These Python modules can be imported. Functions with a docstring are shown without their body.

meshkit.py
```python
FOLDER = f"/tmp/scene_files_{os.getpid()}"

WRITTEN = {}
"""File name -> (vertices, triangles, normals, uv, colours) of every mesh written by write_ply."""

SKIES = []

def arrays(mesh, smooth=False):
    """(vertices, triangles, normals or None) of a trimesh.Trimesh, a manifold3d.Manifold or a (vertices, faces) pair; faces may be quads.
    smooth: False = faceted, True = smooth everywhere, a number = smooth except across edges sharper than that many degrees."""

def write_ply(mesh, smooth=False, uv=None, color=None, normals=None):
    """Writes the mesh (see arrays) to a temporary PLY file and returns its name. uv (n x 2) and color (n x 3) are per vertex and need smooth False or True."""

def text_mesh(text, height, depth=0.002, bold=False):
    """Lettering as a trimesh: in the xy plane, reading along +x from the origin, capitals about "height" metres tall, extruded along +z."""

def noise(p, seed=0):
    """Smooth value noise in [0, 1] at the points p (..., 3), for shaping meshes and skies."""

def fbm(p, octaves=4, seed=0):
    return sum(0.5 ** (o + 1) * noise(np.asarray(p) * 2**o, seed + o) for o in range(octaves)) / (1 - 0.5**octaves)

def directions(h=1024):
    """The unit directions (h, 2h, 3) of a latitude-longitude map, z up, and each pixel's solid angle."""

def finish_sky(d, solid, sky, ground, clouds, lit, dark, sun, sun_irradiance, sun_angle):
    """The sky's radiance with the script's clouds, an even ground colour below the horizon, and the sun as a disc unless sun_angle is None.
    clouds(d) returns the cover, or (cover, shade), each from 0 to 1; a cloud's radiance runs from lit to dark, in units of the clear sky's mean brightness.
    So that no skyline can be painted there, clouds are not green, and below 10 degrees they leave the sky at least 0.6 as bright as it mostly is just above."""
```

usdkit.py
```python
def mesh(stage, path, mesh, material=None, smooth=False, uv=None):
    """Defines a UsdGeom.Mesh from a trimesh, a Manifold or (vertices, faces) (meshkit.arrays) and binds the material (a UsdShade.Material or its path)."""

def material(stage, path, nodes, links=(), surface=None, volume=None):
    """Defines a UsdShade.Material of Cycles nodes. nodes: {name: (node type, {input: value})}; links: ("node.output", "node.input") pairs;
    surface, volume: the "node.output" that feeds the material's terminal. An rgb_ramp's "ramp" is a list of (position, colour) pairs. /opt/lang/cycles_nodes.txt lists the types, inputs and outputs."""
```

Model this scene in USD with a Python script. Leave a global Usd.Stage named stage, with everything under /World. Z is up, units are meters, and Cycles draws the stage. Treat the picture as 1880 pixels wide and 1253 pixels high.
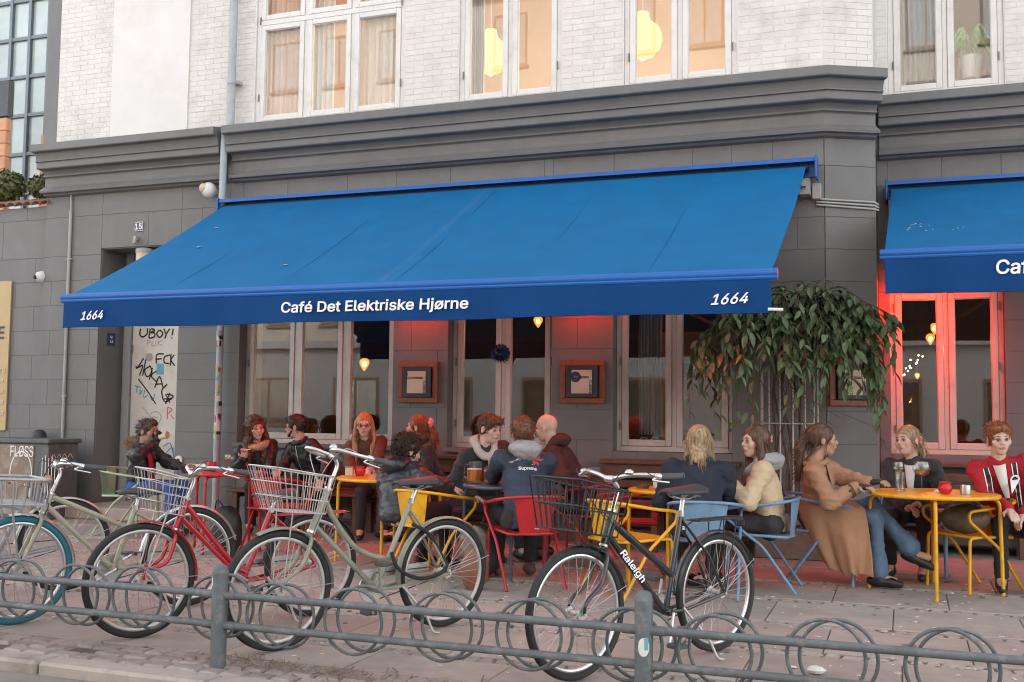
import math, numpy as np, trimesh, manifold3d, usdkit, meshkit
from pxr import Usd, UsdGeom, UsdLux, UsdShade, Gf, Sdf, Vt

# ---------------------------------------------------------------- camera, sky, sun, exposure
stage = Usd.Stage.CreateInMemory()
UsdGeom.SetStageUpAxis(stage, 'Z')
UsdGeom.Xform.Define(stage, '/World')
UsdGeom.Scope.Define(stage, '/World/Looks')
F_PX, YAW, PITCH, ROLL, EYE = 1939.4, -.355687, .0683347, .010775, 1.35
EXPOSURE = 2.42
def _axes():
    f = np.array([math.sin(YAW) * math.cos(PITCH), math.cos(YAW) * math.cos(PITCH), math.sin(PITCH)])
    r = np.array([math.cos(YAW), -math.sin(YAW), 0.]); u = np.cross(r, f)
    c, s = math.cos(ROLL), math.sin(ROLL)
    return np.array([c * r + s * u, -s * r + c * u, f])
AX = _axes()
cam = UsdGeom.Camera.Define(stage, '/World/camera')
m4 = np.eye(4); m4[0, :3], m4[1, :3], m4[2, :3], m4[3, :3] = AX[0], AX[1], -AX[2], (0, 0, EYE)
cam.AddTransformOp().Set(Gf.Matrix4d(*m4.ravel().tolist()))
cam.CreateHorizontalApertureAttr(36.0); cam.CreateFocalLengthAttr(36.0 * F_PX / 1880)
cam.CreateClippingRangeAttr(Gf.Vec2f(.05, 2000)); cam.CreateExposureAttr(EXPOSURE)
SUN_EL, SUN_ROT = math.radians(29), math.radians(20)
sun = UsdLux.DistantLight.Define(stage, '/World/sun')
sun.CreateIntensityAttr(.26); sun.CreateAngleAttr(14.); sun.CreateColorAttr(Gf.Vec3f(1, .94, .87))
sun.GetPrim().CreateAttribute('inputs:normalize', Sdf.ValueTypeNames.Bool).Set(True)
_d = np.array([math.sin(SUN_ROT) * math.cos(SUN_EL), math.cos(SUN_ROT) * math.cos(SUN_EL), math.sin(SUN_EL)])
_x = np.cross([0, 0, 1], _d); _x /= np.linalg.norm(_x); _y = np.cross(_d, _x)
m4 = np.eye(4); m4[0, :3], m4[1, :3], m4[2, :3] = _x, _y, _d
sun.AddTransformOp().Set(Gf.Matrix4d(*m4.ravel().tolist()))
sky = UsdLux.DomeLight.Define(stage, '/World/sky')
usdkit.material(stage, '/World/Looks/overcast_sky', {
    'sky': ('sky_texture', {'sky_type': 'single_scattering', 'sun_disc': False, 'sun_elevation': SUN_EL, 'sun_rotation': SUN_ROT}),
    'grey': ('hsv', {'saturation': .34, 'value': 1.0}), 'tc': ('texture_coordinate', {}),
    'n': ('noise_texture', {'scale': 3.0, 'detail': 5.0}), 'r': ('rgb_ramp', {'ramp': [(.3, (.8, .79, .78)), (.7, (1.15, 1.12, 1.08))]}),
    'mul': ('mix', {'mix_type': 'multiply', 'fac': 1.0}), 'bg': ('background_shader', {'strength': .12})},
    [('sky.color', 'grey.color'), ('tc.generated', 'n.vector'), ('n.fac', 'r.fac'), ('grey.color', 'mul.color1'), ('r.color', 'mul.color2'), ('mul.color', 'bg.color')], surface='bg.background')
UsdShade.MaterialBindingAPI.Apply(sky.GetPrim()).Bind(UsdShade.Material.Get(stage, '/World/Looks/overcast_sky'))
sky.GetPrim().SetCustomDataByKey('kind', 'structure')

# ---------------------------------------------------------------- helpers
def at(u, v, y):                     # the point of the plane at depth y seen at pixel u, v of the photograph
    d = AX.T @ np.array([(u - 940) / F_PX, -(v - 626.5) / F_PX, 1.]); return np.array([0, 0, EYE]) + d * (y / d[1])
def ground(u, v, z=0.):
    d = AX.T @ np.array([(u - 940) / F_PX, -(v - 626.5) / F_PX, 1.]); return np.array([0, 0, EYE]) + d * ((z - EYE) / d[2])
taken, origin = {}, {}
def numbered(path):
    n = taken.get(path, -1) + 1; taken[path] = n
    return path if n == 0 else f'{path}_{n:03d}'
def tag(p, label=None, cat=None, group=None, kind=None):
    for k, v in (('label', label), ('category', cat), ('group', group), ('kind', kind)):
        if v: p.SetCustomDataByKey(k, v)
    return p
def thing(name, label=None, cat=None, loc=(0, 0, 0), rotz=0., group=None, kind=None):
    path = numbered('/World/' + name); x = UsdGeom.Xform.Define(stage, path)
    x.AddTranslateOp().Set(Gf.Vec3d(*map(float, loc)))
    if rotz: x.AddRotateZOp().Set(math.degrees(rotz))
    origin[path] = (np.array(loc, float), rotz)
    return tag(x.GetPrim(), label, cat, group, kind)
def P(parent, name, mesh, mat, smooth=False, world=False, label=None, kind=None):
    base = str(parent.GetPath()) if parent is not None else '/World'
    if isinstance(mesh, list): mesh = cat(mesh)
    if world and parent is not None:
        o, rz = origin['/'.join(base.split('/')[:3])]; v, f = arr(mesh); v = v - o
        if rz: c, s = math.cos(-rz), math.sin(-rz); v = v @ np.array([[c, s, 0], [-s, c, 0], [0, 0, 1]])
        mesh = (v, f)
    pr = usdkit.mesh(stage, numbered(base + '/' + name), mesh, MATS[mat] if isinstance(mat, str) else mat, smooth=smooth).GetPrim()
    return tag(pr, label, None, None, kind)
def single(name, mesh, mat, label, cat, group=None, smooth=False, kind=None):
    return tag(P(None, name, mesh, mat, smooth), label, cat, group, kind)
def dup(src, loc, rotz=0., label=None, group=None):
    base = str(src.GetPath()).split('/')[2]; base = base[:-4] if base[-3:].isdigit() else base
    was = src.GetCustomData()
    r = thing(base, label or was.get('label'), was.get('category'), loc, rotz, group or was.get('group'))
    r.GetReferences().AddInternalReference(src.GetPath()); r.SetInstanceable(True)
    return r
def arr(m):
    if isinstance(m, tuple): return np.asarray(m[0], float), np.asarray(m[1], int)
    if hasattr(m, 'to_mesh'): q = m.to_mesh(); return np.array(q.vert_properties[:, :3], float), np.array(q.tri_verts, int)
    return np.asarray(m.vertices, float), np.asarray(m.faces, int)
def cat(ms):
    vs, fs, n = [], [], 0
    for m in ms:
        if isinstance(m, list): m = cat(m)
        v, f = arr(m)
        if f.shape[1] == 4: f = np.vstack([f[:, [0, 1, 2]], f[:, [0, 2, 3]]])
        vs.append(v); fs.append(f + n); n += len(v)
    return np.vstack(vs), np.vstack(fs)
BOXF = np.array([[0, 3, 2, 1], [4, 5, 6, 7], [0, 1, 5, 4], [1, 2, 6, 5], [2, 3, 7, 6], [3, 0, 4, 7]])
def box(x0, x1, y0, y1, z0, z1):
    return np.array([[x0, y0, z0], [x1, y0, z0], [x1, y1, z0], [x0, y1, z0], [x0, y0, z1], [x1, y0, z1], [x1, y1, z1], [x0, y1, z1]], float), np.vstack([BOXF[:, [0, 1, 2]], BOXF[:, [0, 2, 3]]])
def move(m, t=(0, 0, 0), rz=0., rx=0., ry=0., s=1.):
    v, f = arr(m); v = v * s
    for a, (i, j) in ((rx, (1, 2)), (ry, (2, 0)), (rz, (0, 1))):
        if a:
            c, n = math.cos(a), math.sin(a); w = v.copy(); w[:, i] = c * v[:, i] - n * v[:, j]; w[:, j] = n * v[:, i] + c * v[:, j]; v = w
    return v + np.array(t, float), f
def bbox(x0, x1, y0, y1, z0, z1, c=.005):          # box with chamfered edges
    pts = []
    for X, sx in ((x0, 1), (x1, -1)):
        for Y, sy in ((y0, 1), (y1, -1)):
            for Z, sz in ((z0, 1), (z1, -1)):
                pts += [(X + sx * c, Y + sy * c, Z), (X + sx * c, Y, Z + sz * c), (X, Y + sy * c, Z + sz * c)]
    h = trimesh.convex.convex_hull(np.array(pts)); return np.array(h.vertices), np.array(h.faces)
def block(o, u, n, w, h, d, c, up=(0, 0, 1), jit=None):   # chamfered slab on a wall: o lower corner, u along, n outward
    o, u, n, up = (np.array(q, float) for q in (o, u, n, up))
    g = lambda a, b, e: o + u * a + up * b + n * e
    k = [0, 0, 0, 0] if jit is None else jit
    v = [g(0, 0, 0), g(w, 0, 0), g(w, h, 0), g(0, h, 0), g(0, 0, d - c + k[0]), g(w, 0, d - c + k[1]), g(w, h, d - c + k[2]), g(0, h, d - c + k[3]),
         g(c, c, d + k[0]), g(w - c, c, d + k[1]), g(w - c, h - c, d + k[2]), g(c, h - c, d + k[3])]
    q = [[0, 1, 5, 4], [1, 2, 6, 5], [2, 3, 7, 6], [3, 0, 4, 7], [4, 5, 9, 8], [5, 6, 10, 9], [6, 7, 11, 10], [7, 4, 8, 11], [8, 9, 10, 11]]
    q = np.array(q)
    if np.dot(np.cross(u, up), n) < 0: q = q[:, ::-1]
    return np.array(v), np.vstack([q[:, [0, 1, 2]], q[:, [0, 2, 3]]])
def catmull(pts, n=8, closed=False):
    p = np.array(pts, float)
    if closed: p = np.vstack([p[-1], p, p[0], p[1]])
    else: p = np.vstack([2 * p[0] - p[1], p, 2 * p[-1] - p[-2]])
    out = []
    for i in range(1, len(p) - 2):
        for t in np.linspace(0, 1, n, endpoint=False):
            a, b, c, d = p[i - 1:i + 3]
            out.append(.5 * (2 * b + (c - a) * t + (2 * a - 5 * b + 4 * c - d) * t * t + (3 * b - a - 3 * c + d) * t ** 3))
    if not closed: out.append(p[-2])
    return np.array(out)
def fillet(pts, r, n=5):                            # polyline with rounded corners
    p = [np.array(q, float) for q in pts]; out = [p[0]]
    for a, b, c in zip(p, p[1:], p[2:]):
        ra = r if np.isscalar(r) else r
        d1, d2 = a - b, c - b; k = min(ra, .49 * np.linalg.norm(d1), .49 * np.linalg.norm(d2))
        s, e = b + d1 / np.linalg.norm(d1) * k, b + d2 / np.linalg.norm(d2) * k
        for t in np.linspace(0, 1, n + 1): out.append((1 - t) ** 2 * s + 2 * t * (1 - t) * b + t * t * e)
    return np.array(out + [p[-1]])
def tube(pts, r, n=8, closed=False, flat=None):
    p = np.array(pts, float); k = len(p); r = np.broadcast_to(np.asarray(r, float), (k,))
    t = np.roll(p, -1, 0) - np.roll(p, 1, 0) if closed else np.gradient(p, axis=0)
    t /= np.maximum(np.linalg.norm(t, axis=1, keepdims=True), 1e-12)
    a = np.array([0, 0, 1.]) if abs(t[0, 2]) < .9 else np.array([1., 0, 0]); N = []
    x = np.cross(a, t[0]); x /= np.linalg.norm(x)
    for i in range(k):
        x = x - t[i] * np.dot(x, t[i]); x /= max(np.linalg.norm(x), 1e-9); N.append(x.copy())
    N = np.array(N); B = np.cross(t, N); an = np.linspace(0, 2 * np.pi, n, endpoint=False)
    fl = 1. if flat is None else flat
    v = (p[:, None] + r[:, None, None] * (np.cos(an)[None, :, None] * N[:, None] + fl * np.sin(an)[None, :, None] * B[:, None])).reshape(-1, 3)
    f = []
    for i in range(k if closed else k - 1):
        j = (i + 1) % k; a0 = i * n + np.arange(n); a1 = i * n + (np.arange(n) + 1) % n; b0 = j * n + np.arange(n); b1 = j * n + (np.arange(n) + 1) % n
        f.append(np.stack([a0, a1, b1, b0], 1))
    f = np.vstack(f); f = np.vstack([f[:, [0, 1, 2]], f[:, [0, 2, 3]]])
    if not closed:
        v = np.vstack([v, p[0], p[-1]]); q = np.arange(n); e = (k - 1) * n
        f = np.vstack([f, np.stack([(q + 1) % n, q, np.full(n, len(v) - 2)], 1), np.stack([e + q, e + (q + 1) % n, np.full(n, len(v) - 1)], 1)])
    return v, f
def rod(a, b, r, n=8, r2=None): return tube([a, b], [r, r if r2 is None else r2], n)
def lathe(prof, n=20, loc=(0, 0, 0)):               # (radius, height) pairs from bottom to top
    pr = np.array(prof, float); an = np.linspace(0, 2 * np.pi, n, endpoint=False); k = len(pr)
    v = np.stack([pr[:, 0, None] * np.cos(an), pr[:, 0, None] * np.sin(an), np.repeat(pr[:, 1, None], n, 1)], -1).reshape(-1, 3) + np.array(loc, float)
    f = []
    for i in range(k - 1):
        q = np.arange(n); f.append(np.stack([i * n + q, i * n + (q + 1) % n, (i + 1) * n + (q + 1) % n, (i + 1) * n + q], 1))
    f = np.vstack(f); return v, np.vstack([f[:, [0, 1, 2]], f[:, [0, 2, 3]]])
def ball(c, r, n=12, sc=(1, 1, 1)):
    a = np.linspace(-np.pi / 2, np.pi / 2, n // 2 + 1); v, f = lathe(np.stack([np.maximum(np.cos(a), 1e-4), np.sin(a)], 1), n); return v * r * np.array(sc) + np.array(c, float), f
def grid(fn, us, vs):                                # surface sheet fn(u, v) -> point
    U, V = len(us), len(vs); v = np.array([[fn(a, b) for b in vs] for a in us]).reshape(-1, 3); f = []
    for i in range(U - 1):
        j = np.arange(V - 1); f.append(np.stack([i * V + j, (i + 1) * V + j, (i + 1) * V + j + 1, i * V + j + 1], 1))
    f = np.vstack(f); return v, np.vstack([f[:, [0, 1, 2]], f[:, [0, 2, 3]]])
def thick(m, d):                                     # gives a sheet a thickness along its normals
    v, f = arr(m); t = trimesh.Trimesh(v, f, process=False); n = t.vertex_normals; k = len(v)
    e = np.sort(np.vstack([f[:, [0, 1]], f[:, [1, 2]], f[:, [2, 0]]]), 1); ed = np.vstack([f[:, [0, 1]], f[:, [1, 2]], f[:, [2, 0]]])
    _, inv, cnt = np.unique(e, axis=0, return_inverse=True, return_counts=True); b = ed[cnt[inv.ravel()] == 1]
    side = np.vstack([np.stack([b[:, 1], b[:, 0], b[:, 0] + k], 1), np.stack([b[:, 1], b[:, 0] + k, b[:, 1] + k], 1)])
    return np.vstack([v, v - n * d]), np.vstack([f, f[:, ::-1] + k, side])
def prism(poly, d, o=(0, 0, 0), u=(1, 0, 0), w=(0, 0, 1)):   # polygon in the u, w plane extruded along u x w by d
    import shapely.geometry as sg
    m = trimesh.creation.extrude_polygon(poly if hasattr(poly, 'exterior') else sg.Polygon(poly), d, engine='earcut')
    u, w = np.array(u, float), np.array(w, float); n = np.cross(u, w); v = np.array(m.vertices)
    return np.array(o, float) + v[:, :1] * u + v[:, 1:2] * w + v[:, 2:] * n, np.array(m.faces)
def text(s, h, o, u=(1, 0, 0), w=(0, 0, 1), depth=.003, bold=True, shear=0., center=False, sx=1.):
    m = meshkit.text_mesh(s, h, depth, bold); v = np.array(m.vertices); v[:, 0] *= sx; v[:, 0] += shear * v[:, 1]
    if center: v[:, 0] -= (v[:, 0].min() + v[:, 0].max()) / 2
    u, w = np.array(u, float), np.array(w, float); n = np.cross(u, w)
    return np.array(o, float) + v[:, :1] * u + v[:, 1:2] * w + v[:, 2:] * n, np.array(m.faces)

# ---------------------------------------------------------------- materials
MATS = {}
def mat(name, col, rough=.5, metal=0., var=.12, vs=6., bump=0., bs=40., spec=.5, coat=0., trans=0., sheen=0., emit=0., island=0., dirt=None, ds=2., obj=True, streak=0.):
    """Plain procedural look: base colour that varies with noise (and per piece with island), with fine bump."""
    c = np.array(col, float)
    n = {'tc': ('texture_coordinate', {}) if obj else ('geometry', {}), 'n': ('noise_texture', {'scale': vs, 'detail': 5., 'roughness': .6}),
         'r': ('rgb_ramp', {'ramp': [(.25, c * (1 - var)), (.75, np.minimum(c * (1 + var), 1))]}),
         'p': ('principled_bsdf', {'roughness': rough, 'metallic': metal, 'specular_ior_level': spec, 'coat_weight': coat, 'sheen_weight': sheen})}
    o = 'tc.object' if obj else 'tc.position'
    l = [(o, 'n.vector'), ('n.fac', 'r.fac')]; last = 'r.color'
    if dirt is not None:
        n['n2'] = ('noise_texture', {'scale': ds, 'detail': 7., 'roughness': .7}); n['r2'] = ('rgb_ramp', {'ramp': [(.5, (0, 0, 0)), (.72, (1, 1, 1))]})
        n['mx'] = ('mix', {'color2': dirt}); l += [(o, 'n2.vector') if not streak else ('mp.vector', 'n2.vector'), ('n2.fac', 'r2.fac'), ('r2.color', 'sep.color'), (last, 'mx.color1')]
        if streak: n['mp'] = ('mapping', {'scale': (1., 1., streak)}); l += [(o, 'mp.vector')]
        n['sep'] = ('rgb_to_bw', {}); l += [('sep.val', 'mx.fac')]; last = 'mx.color'
    if island:
        n['g'] = ('object_info', {}); n['ir'] = ('map_range', {'from_min': 0., 'from_max': 1., 'to_min': 1 - island, 'to_max': 1 + island})
        n['hv'] = ('hsv', {}); l += [('g.random', 'ir.value'), ('ir.result', 'hv.value'), (last, 'hv.color')]; last = 'hv.color'
    l.append((last, 'p.base_color'))
    if bump:
        n['bn'] = ('noise_texture', {'scale': bs, 'detail': 6., 'roughness': .65}); n['b'] = ('bump', {'strength': min(bump, 1.), 'distance': .01})
        l += [(o, 'bn.vector'), ('bn.fac', 'b.height'), ('b.normal', 'p.normal')]
    if trans: n['p'][1]['transmission_weight'] = trans
    if emit: n['p'][1]['emission_strength'] = emit; n['p'][1]['emission_color'] = c
    MATS[name] = usdkit.material(stage, '/World/Looks/' + name, n, l, surface='p.BSDF')
    return MATS[name]
def emitter(name, col, strength):
    MATS[name] = usdkit.material(stage, '/World/Looks/' + name, {'e': ('emission', {'color': col, 'strength': strength})}, [], surface='e.emission')
def pane(name, tint=(1, 1, 1), ior=1.6, rough=0., even=None):
    if even: MATS[name] = usdkit.material(stage, '/World/Looks/' + name, {'t': ('transparent_bsdf', {'color': tint}), 'g': ('glossy_bsdf', {'roughness': .03, 'color': (1, 1, 1)}), 'm': ('mix_closure', {'fac': even})}, [('t.BSDF', 'm.closure1'), ('g.BSDF', 'm.closure2')], surface='m.closure'); return
    MATS[name] = usdkit.material(stage, '/World/Looks/' + name, {'f': ('fresnel', {'IOR': ior}), 'ge': ('geometry', {}), 'iv': ('math', {'math_type': 'subtract', 'value1': 1.0}), 'mu': ('math', {'math_type': 'multiply'}), 't': ('transparent_bsdf', {'color': tint}), 'g': ('glossy_bsdf', {'roughness': rough, 'color': (1, 1, 1)}), 'm': ('mix_closure', {})},
        [('ge.backfacing', 'iv.value2'), ('f.fac', 'mu.value1'), ('iv.value', 'mu.value2'), ('mu.value', 'm.fac'), ('t.BSDF', 'm.closure1'), ('g.BSDF', 'm.closure2')], surface='m.closure')
# ---------------------------------------------------------------- looks
mat('asphalt', (.24, .215, .19), .9, var=.2, vs=3, bump=.5, bs=160, dirt=(.13, .115, .1), ds=1.2)
mat('slab_stone', (.335, .29, .25), .85, var=.16, vs=5, bump=.25, bs=120, island=.10, dirt=(.25, .21, .185), ds=1.6, obj=False)
mat('joint_sand', (.13, .105, .085), .95, var=.3, vs=20, bump=.6, bs=60)
mat('cobble', (.30, .26, .23), .8, var=.25, vs=14, bump=.4, bs=70, island=.16, obj=False)
mat('kerb_stone', (.38, .325, .285), .85, var=.16, vs=12, bump=.4, bs=110, island=.06, dirt=(.2, .17, .145), ds=3, obj=False)
mat('grey_paint', (.162, .159, .156), .62, var=.10, vs=2.5, bump=.22, bs=28, island=.02, dirt=(.175, .172, .168), ds=5., obj=False, streak=.12)
mat('grey_trim', (.164, .161, .158), .6, var=.1, vs=2.5, bump=.2, bs=24, dirt=(.185, .18, .172), ds=5., obj=False, streak=.15)
mat('white_brick', (.72, .69, .65), .75, var=.06, vs=7, bump=.35, bs=45, island=.03, dirt=(.56, .53, .49), ds=2.4, obj=False)
mat('white_render', (.73, .71, .68), .8, var=.05, vs=1.6, bump=.2, bs=18, dirt=(.66, .63, .59), ds=1.1, obj=False)
mat('white_wood', (.74, .72, .69), .45, var=.05, vs=8, bump=.08, bs=30, dirt=(.6, .57, .53), ds=4, obj=False)
mat('pale_wood', (.60, .55, .50), .5, var=.07, vs=8, bump=.1, bs=30, dirt=(.45, .4, .36), ds=4, obj=False)
mat('zinc', (.40, .44, .46), .55, var=.12, vs=6, bump=.06, bs=30, dirt=(.3, .33, .34), ds=5)
mat('dark_metal', (.05, .05, .052), .45, .3, var=.2)
mat('hinge_metal', (.2, .19, .18), .5, .5)
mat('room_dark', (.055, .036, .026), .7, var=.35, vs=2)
mat('room_wood', (.42, .20, .06), .5, var=.3, vs=3)
mat('room_floor', (.06, .045, .035), .5, var=.2, vs=4)
mat('room_peach', (.64, .49, .37), .8, var=.06, vs=2)
mat('curtain_grey', (.50, .50, .49), .9, var=.1, vs=5)
mat('curtain_pale', (.8, .76, .7), .9, var=.08, vs=5); mat('curtain_sand', (.8, .68, .56), .9, var=.08, vs=5); mat('curtain_peach', (.8, .62, .5), .9, var=.1, vs=5)
mat('door_white', (.66, .62, .55), .5, var=.05, vs=3, dirt=(.5, .46, .4), ds=3, obj=False)
mat('opp_plaster', (.66, .58, .50), .85, var=.06, vs=.6, bump=.1, bs=10)
mat('opp_pale', (.5, .48, .46), .85, var=.06, vs=.6)
mat('roof_tile', (.30, .14, .09), .8, var=.2, vs=4, bump=.3, bs=20)
mat('opp_wood', (.33, .21, .15), .6, var=.2)
mat('orange_cladding', (.55, .26, .14), .7, var=.12, vs=3, island=.12)
mat('black_paint', (.012, .012, .013), .5)
mat('rust_tile', (.34, .17, .12), .8, var=.25, vs=8, bump=.3)
pane('window_glass', (.96, .97, .97), 2.25)
pane('tower_glass', (.8, .85, .84), 2.4)
MATS['bulb_glow'] = usdkit.material(stage, '/World/Looks/bulb_glow', {'e': ('emission', {'color': (1., .40, .07), 'strength': .42}), 't': ('transparent_bsdf', {'color': (1., .75, .4)}), 'm': ('mix_closure', {'fac': .55})}, [('e.emission', 'm.closure1'), ('t.BSDF', 'm.closure2')], surface='m.closure')
emitter('filament_glow', (1., .62, .22), 3.2)
emitter('lamp_glow', (1., .78, .33), .24)
mat('mullion_slate', (.13, .16, .18), .5); mat('tower_pane', (.34, .38, .36), .1, var=.35, vs=.4, spec=.8)

rng = np.random.default_rng(7)
YW, YR = 10.9, 12.1                                     # the café's front and the set-back front on the right

# ---------------------------------------------------------------- street
single('road', grid(lambda a, b: (a, b, -.065 + .004 * math.sin(a * .7) * math.cos(b)), np.linspace(-90, 60, 60), np.linspace(-60, 4.52, 40)), 'asphalt', None, None, kind='structure')
single('ground', box(-120, 120, 14.5, 200, -.3, -.02), 'asphalt', None, None, kind='structure')
pave = thing('pavement', kind='structure')
P(pave, 'bedding', box(-40, 14, 4.6, 12.6, -.25, -.016), 'joint_sand')
kerb = thing('kerb', kind='structure')
x = -16.0
while x < 5:
    L = 1.0 + .12 * rng.random(); P(kerb, 'kerb_stone', bbox(x, x + L - .012, 4.5, 4.665, -.3, .0 + .006 * rng.random(), .016), 'kerb_stone', 20); x += L
def cobbles(x0, x1, y0, y1, rows, ln, seed, drop=.0, z=0.0):
    r = np.random.default_rng(seed); out = []; d = (y1 - y0) / rows
    for k in range(rows):
        x = x0 + r.random() * ln
        while x < x1:
            L = ln * (.75 + .6 * r.random())
            if r.random() >= drop:
                t = .007 * (r.random(4) - .5); zz = z + .007 * (r.random() - .6); g = .007
                a, b, c, e = x + g * r.random(), x + L - g, y0 + k * d + g * (.3 + r.random()), y0 + (k + 1) * d - g * (.3 + r.random())
                j = lambda: .012 * (r.random() - .5)
                sx, sy = .014, .014
                v = [(a, c, -.09), (b, c, -.09), (b, e, -.09), (a, e, -.09), (a + j(), c + j(), zz - .014), (b + j(), c + j(), zz - .014), (b + j(), e + j(), zz - .014), (a + j(), e + j(), zz - .014),
                     (a + sx, c + sy, zz + t[0]), (b - sx, c + sy, zz + t[1]), (b - sx, e - sy, zz + t[2]), (a + sx, e - sy, zz + t[3])]
                q = np.array([[0, 1, 5, 4], [1, 2, 6, 5], [2, 3, 7, 6], [3, 0, 4, 7], [4, 5, 9, 8], [5, 6, 10, 9], [6, 7, 11, 10], [7, 4, 8, 11], [8, 9, 10, 11]])
                out.append((np.array(v), np.vstack([q[:, [0, 1, 2]], q[:, [0, 2, 3]]])))
            x += L
    return out
for m in cobbles(-6.8, .6, 4.672, 5.03, 3, .15, 3, .03): P(pave, 'cobble', m, 'cobble', 35)
P(pave, 'cobble_strip', cobbles(-16, -6.8, 4.672, 5.03, 3, .15, 4), 'cobble', 35, kind='stuff')
P(pave, 'cobble_strip', cobbles(.6, 5, 4.672, 5.03, 3, .15, 5), 'cobble', 35, kind='stuff')
rows = [(5.04, 5.44), (5.58, 6.30), (6.44, 7.16), (7.29, 8.05), (8.19, 8.95), (9.08, 9.84), (9.97, 10.88)]
for k, (a, b) in enumerate(rows):
    x = -15.6 + .37 * k
    while x < 3.6:
        L = .8; t = rng.random(4) * .004
        v = bbox(x + .003, x + L - .003, a, b, -.06, -.002, .005)
        v[0][:, 2] += (t[0] - .002) + (v[0][:, 0] - x) * .004 * (rng.random() - .5); P(pave, 'slab', v, 'slab_stone'); x += L
    if k < len(rows) - 1: P(pave, 'cobble_band', cobbles(-15.6, 4, b + .004, rows[k + 1][0] - .004, 2, .105, 20 + k, z=-.004), 'cobble', 35, kind='stuff')
P(pave, 'far_slab', [box(3.6, 14, 5.04, 12.1, -.06, -.003), box(-40, -15.6, 5.04, 12.1, -.06, -.003)], 'slab_stone')
P(pave, 'far_slab', box(-.24, 3.6, 10.89, 12.2, -.06, -.003), 'slab_stone')

gm = np.random.default_rng(77); gum = []
for k in range(170): x_, y_, s_ = -6.5 + 8 * gm.random(), 5.1 + 4.8 * gm.random(), .010 + .014 * gm.random(); gum.append(lathe([(s_, -.004), (s_ * .9, .0015), (0, .002)], 9, (x_, y_, 0)))
mat('old_gum', (.13, .11, .10), .9, obj=False); mat('pale_gum', (.42, .39, .36), .9, obj=False)
P(pave, 'gum_spots', gum[:120], 'old_gum', kind='stuff'); P(pave, 'gum_spots', gum[120:], 'pale_gum', kind='stuff')

# ---------------------------------------------------------------- the café building
bld = thing('cafe_building', 'corner café building, grey rendered ground floor under white painted brick', 'building')
W1, W2, W3, DR = (-7.60, -5.51), (-4.82, -3.59), (-2.90, -1.65), (-9.76, -8.51)
ZB, ZT = .96, 2.80
yc = YW + .012
core = []
for a, b in ((-10.7, DR[0]), (DR[1], W1[0]), (W1[1], W2[0]), (W2[1], W3[0]), (W3[1], -.73)): core.append(box(a, b, yc, 11.4, 0, 4.15))
for a, b in (W1, W2, W3): core += [box(a, b, yc, 11.4, 0, ZB), box(a, b, yc, 11.4, ZT, 4.15)]
core.append(box(DR[0], DR[1], yc, 11.4, 3.43, 4.15))
core.append(box(-14.5, -10.7, yc + .05, 11.4, 0, 4.05))
CA, CB = np.array([-.73, YW]), np.array([-.25, 11.15])
core.append(prism([(-.73, yc), (-.253, 11.162), (-.253, YR + .3), (-.73, YR + .3)], 4.15, (0, 0, 0), (1, 0, 0), (0, 1, 0)))
WR = (-.14, .99)
core += [box(-.253, WR[0], YR + .012, 12.5, 0, 4.15), box(WR[1], 3.4, YR + .012, 12.5, 0, 4.15), box(*WR, YR + .012, 12.5, 0, .96), box(*WR, YR + .012, 12.5, 2.74, 4.15)]
lower = P(bld, 'lower_wall', core, 'grey_trim')
CH, Z0 = .325, .10
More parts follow.
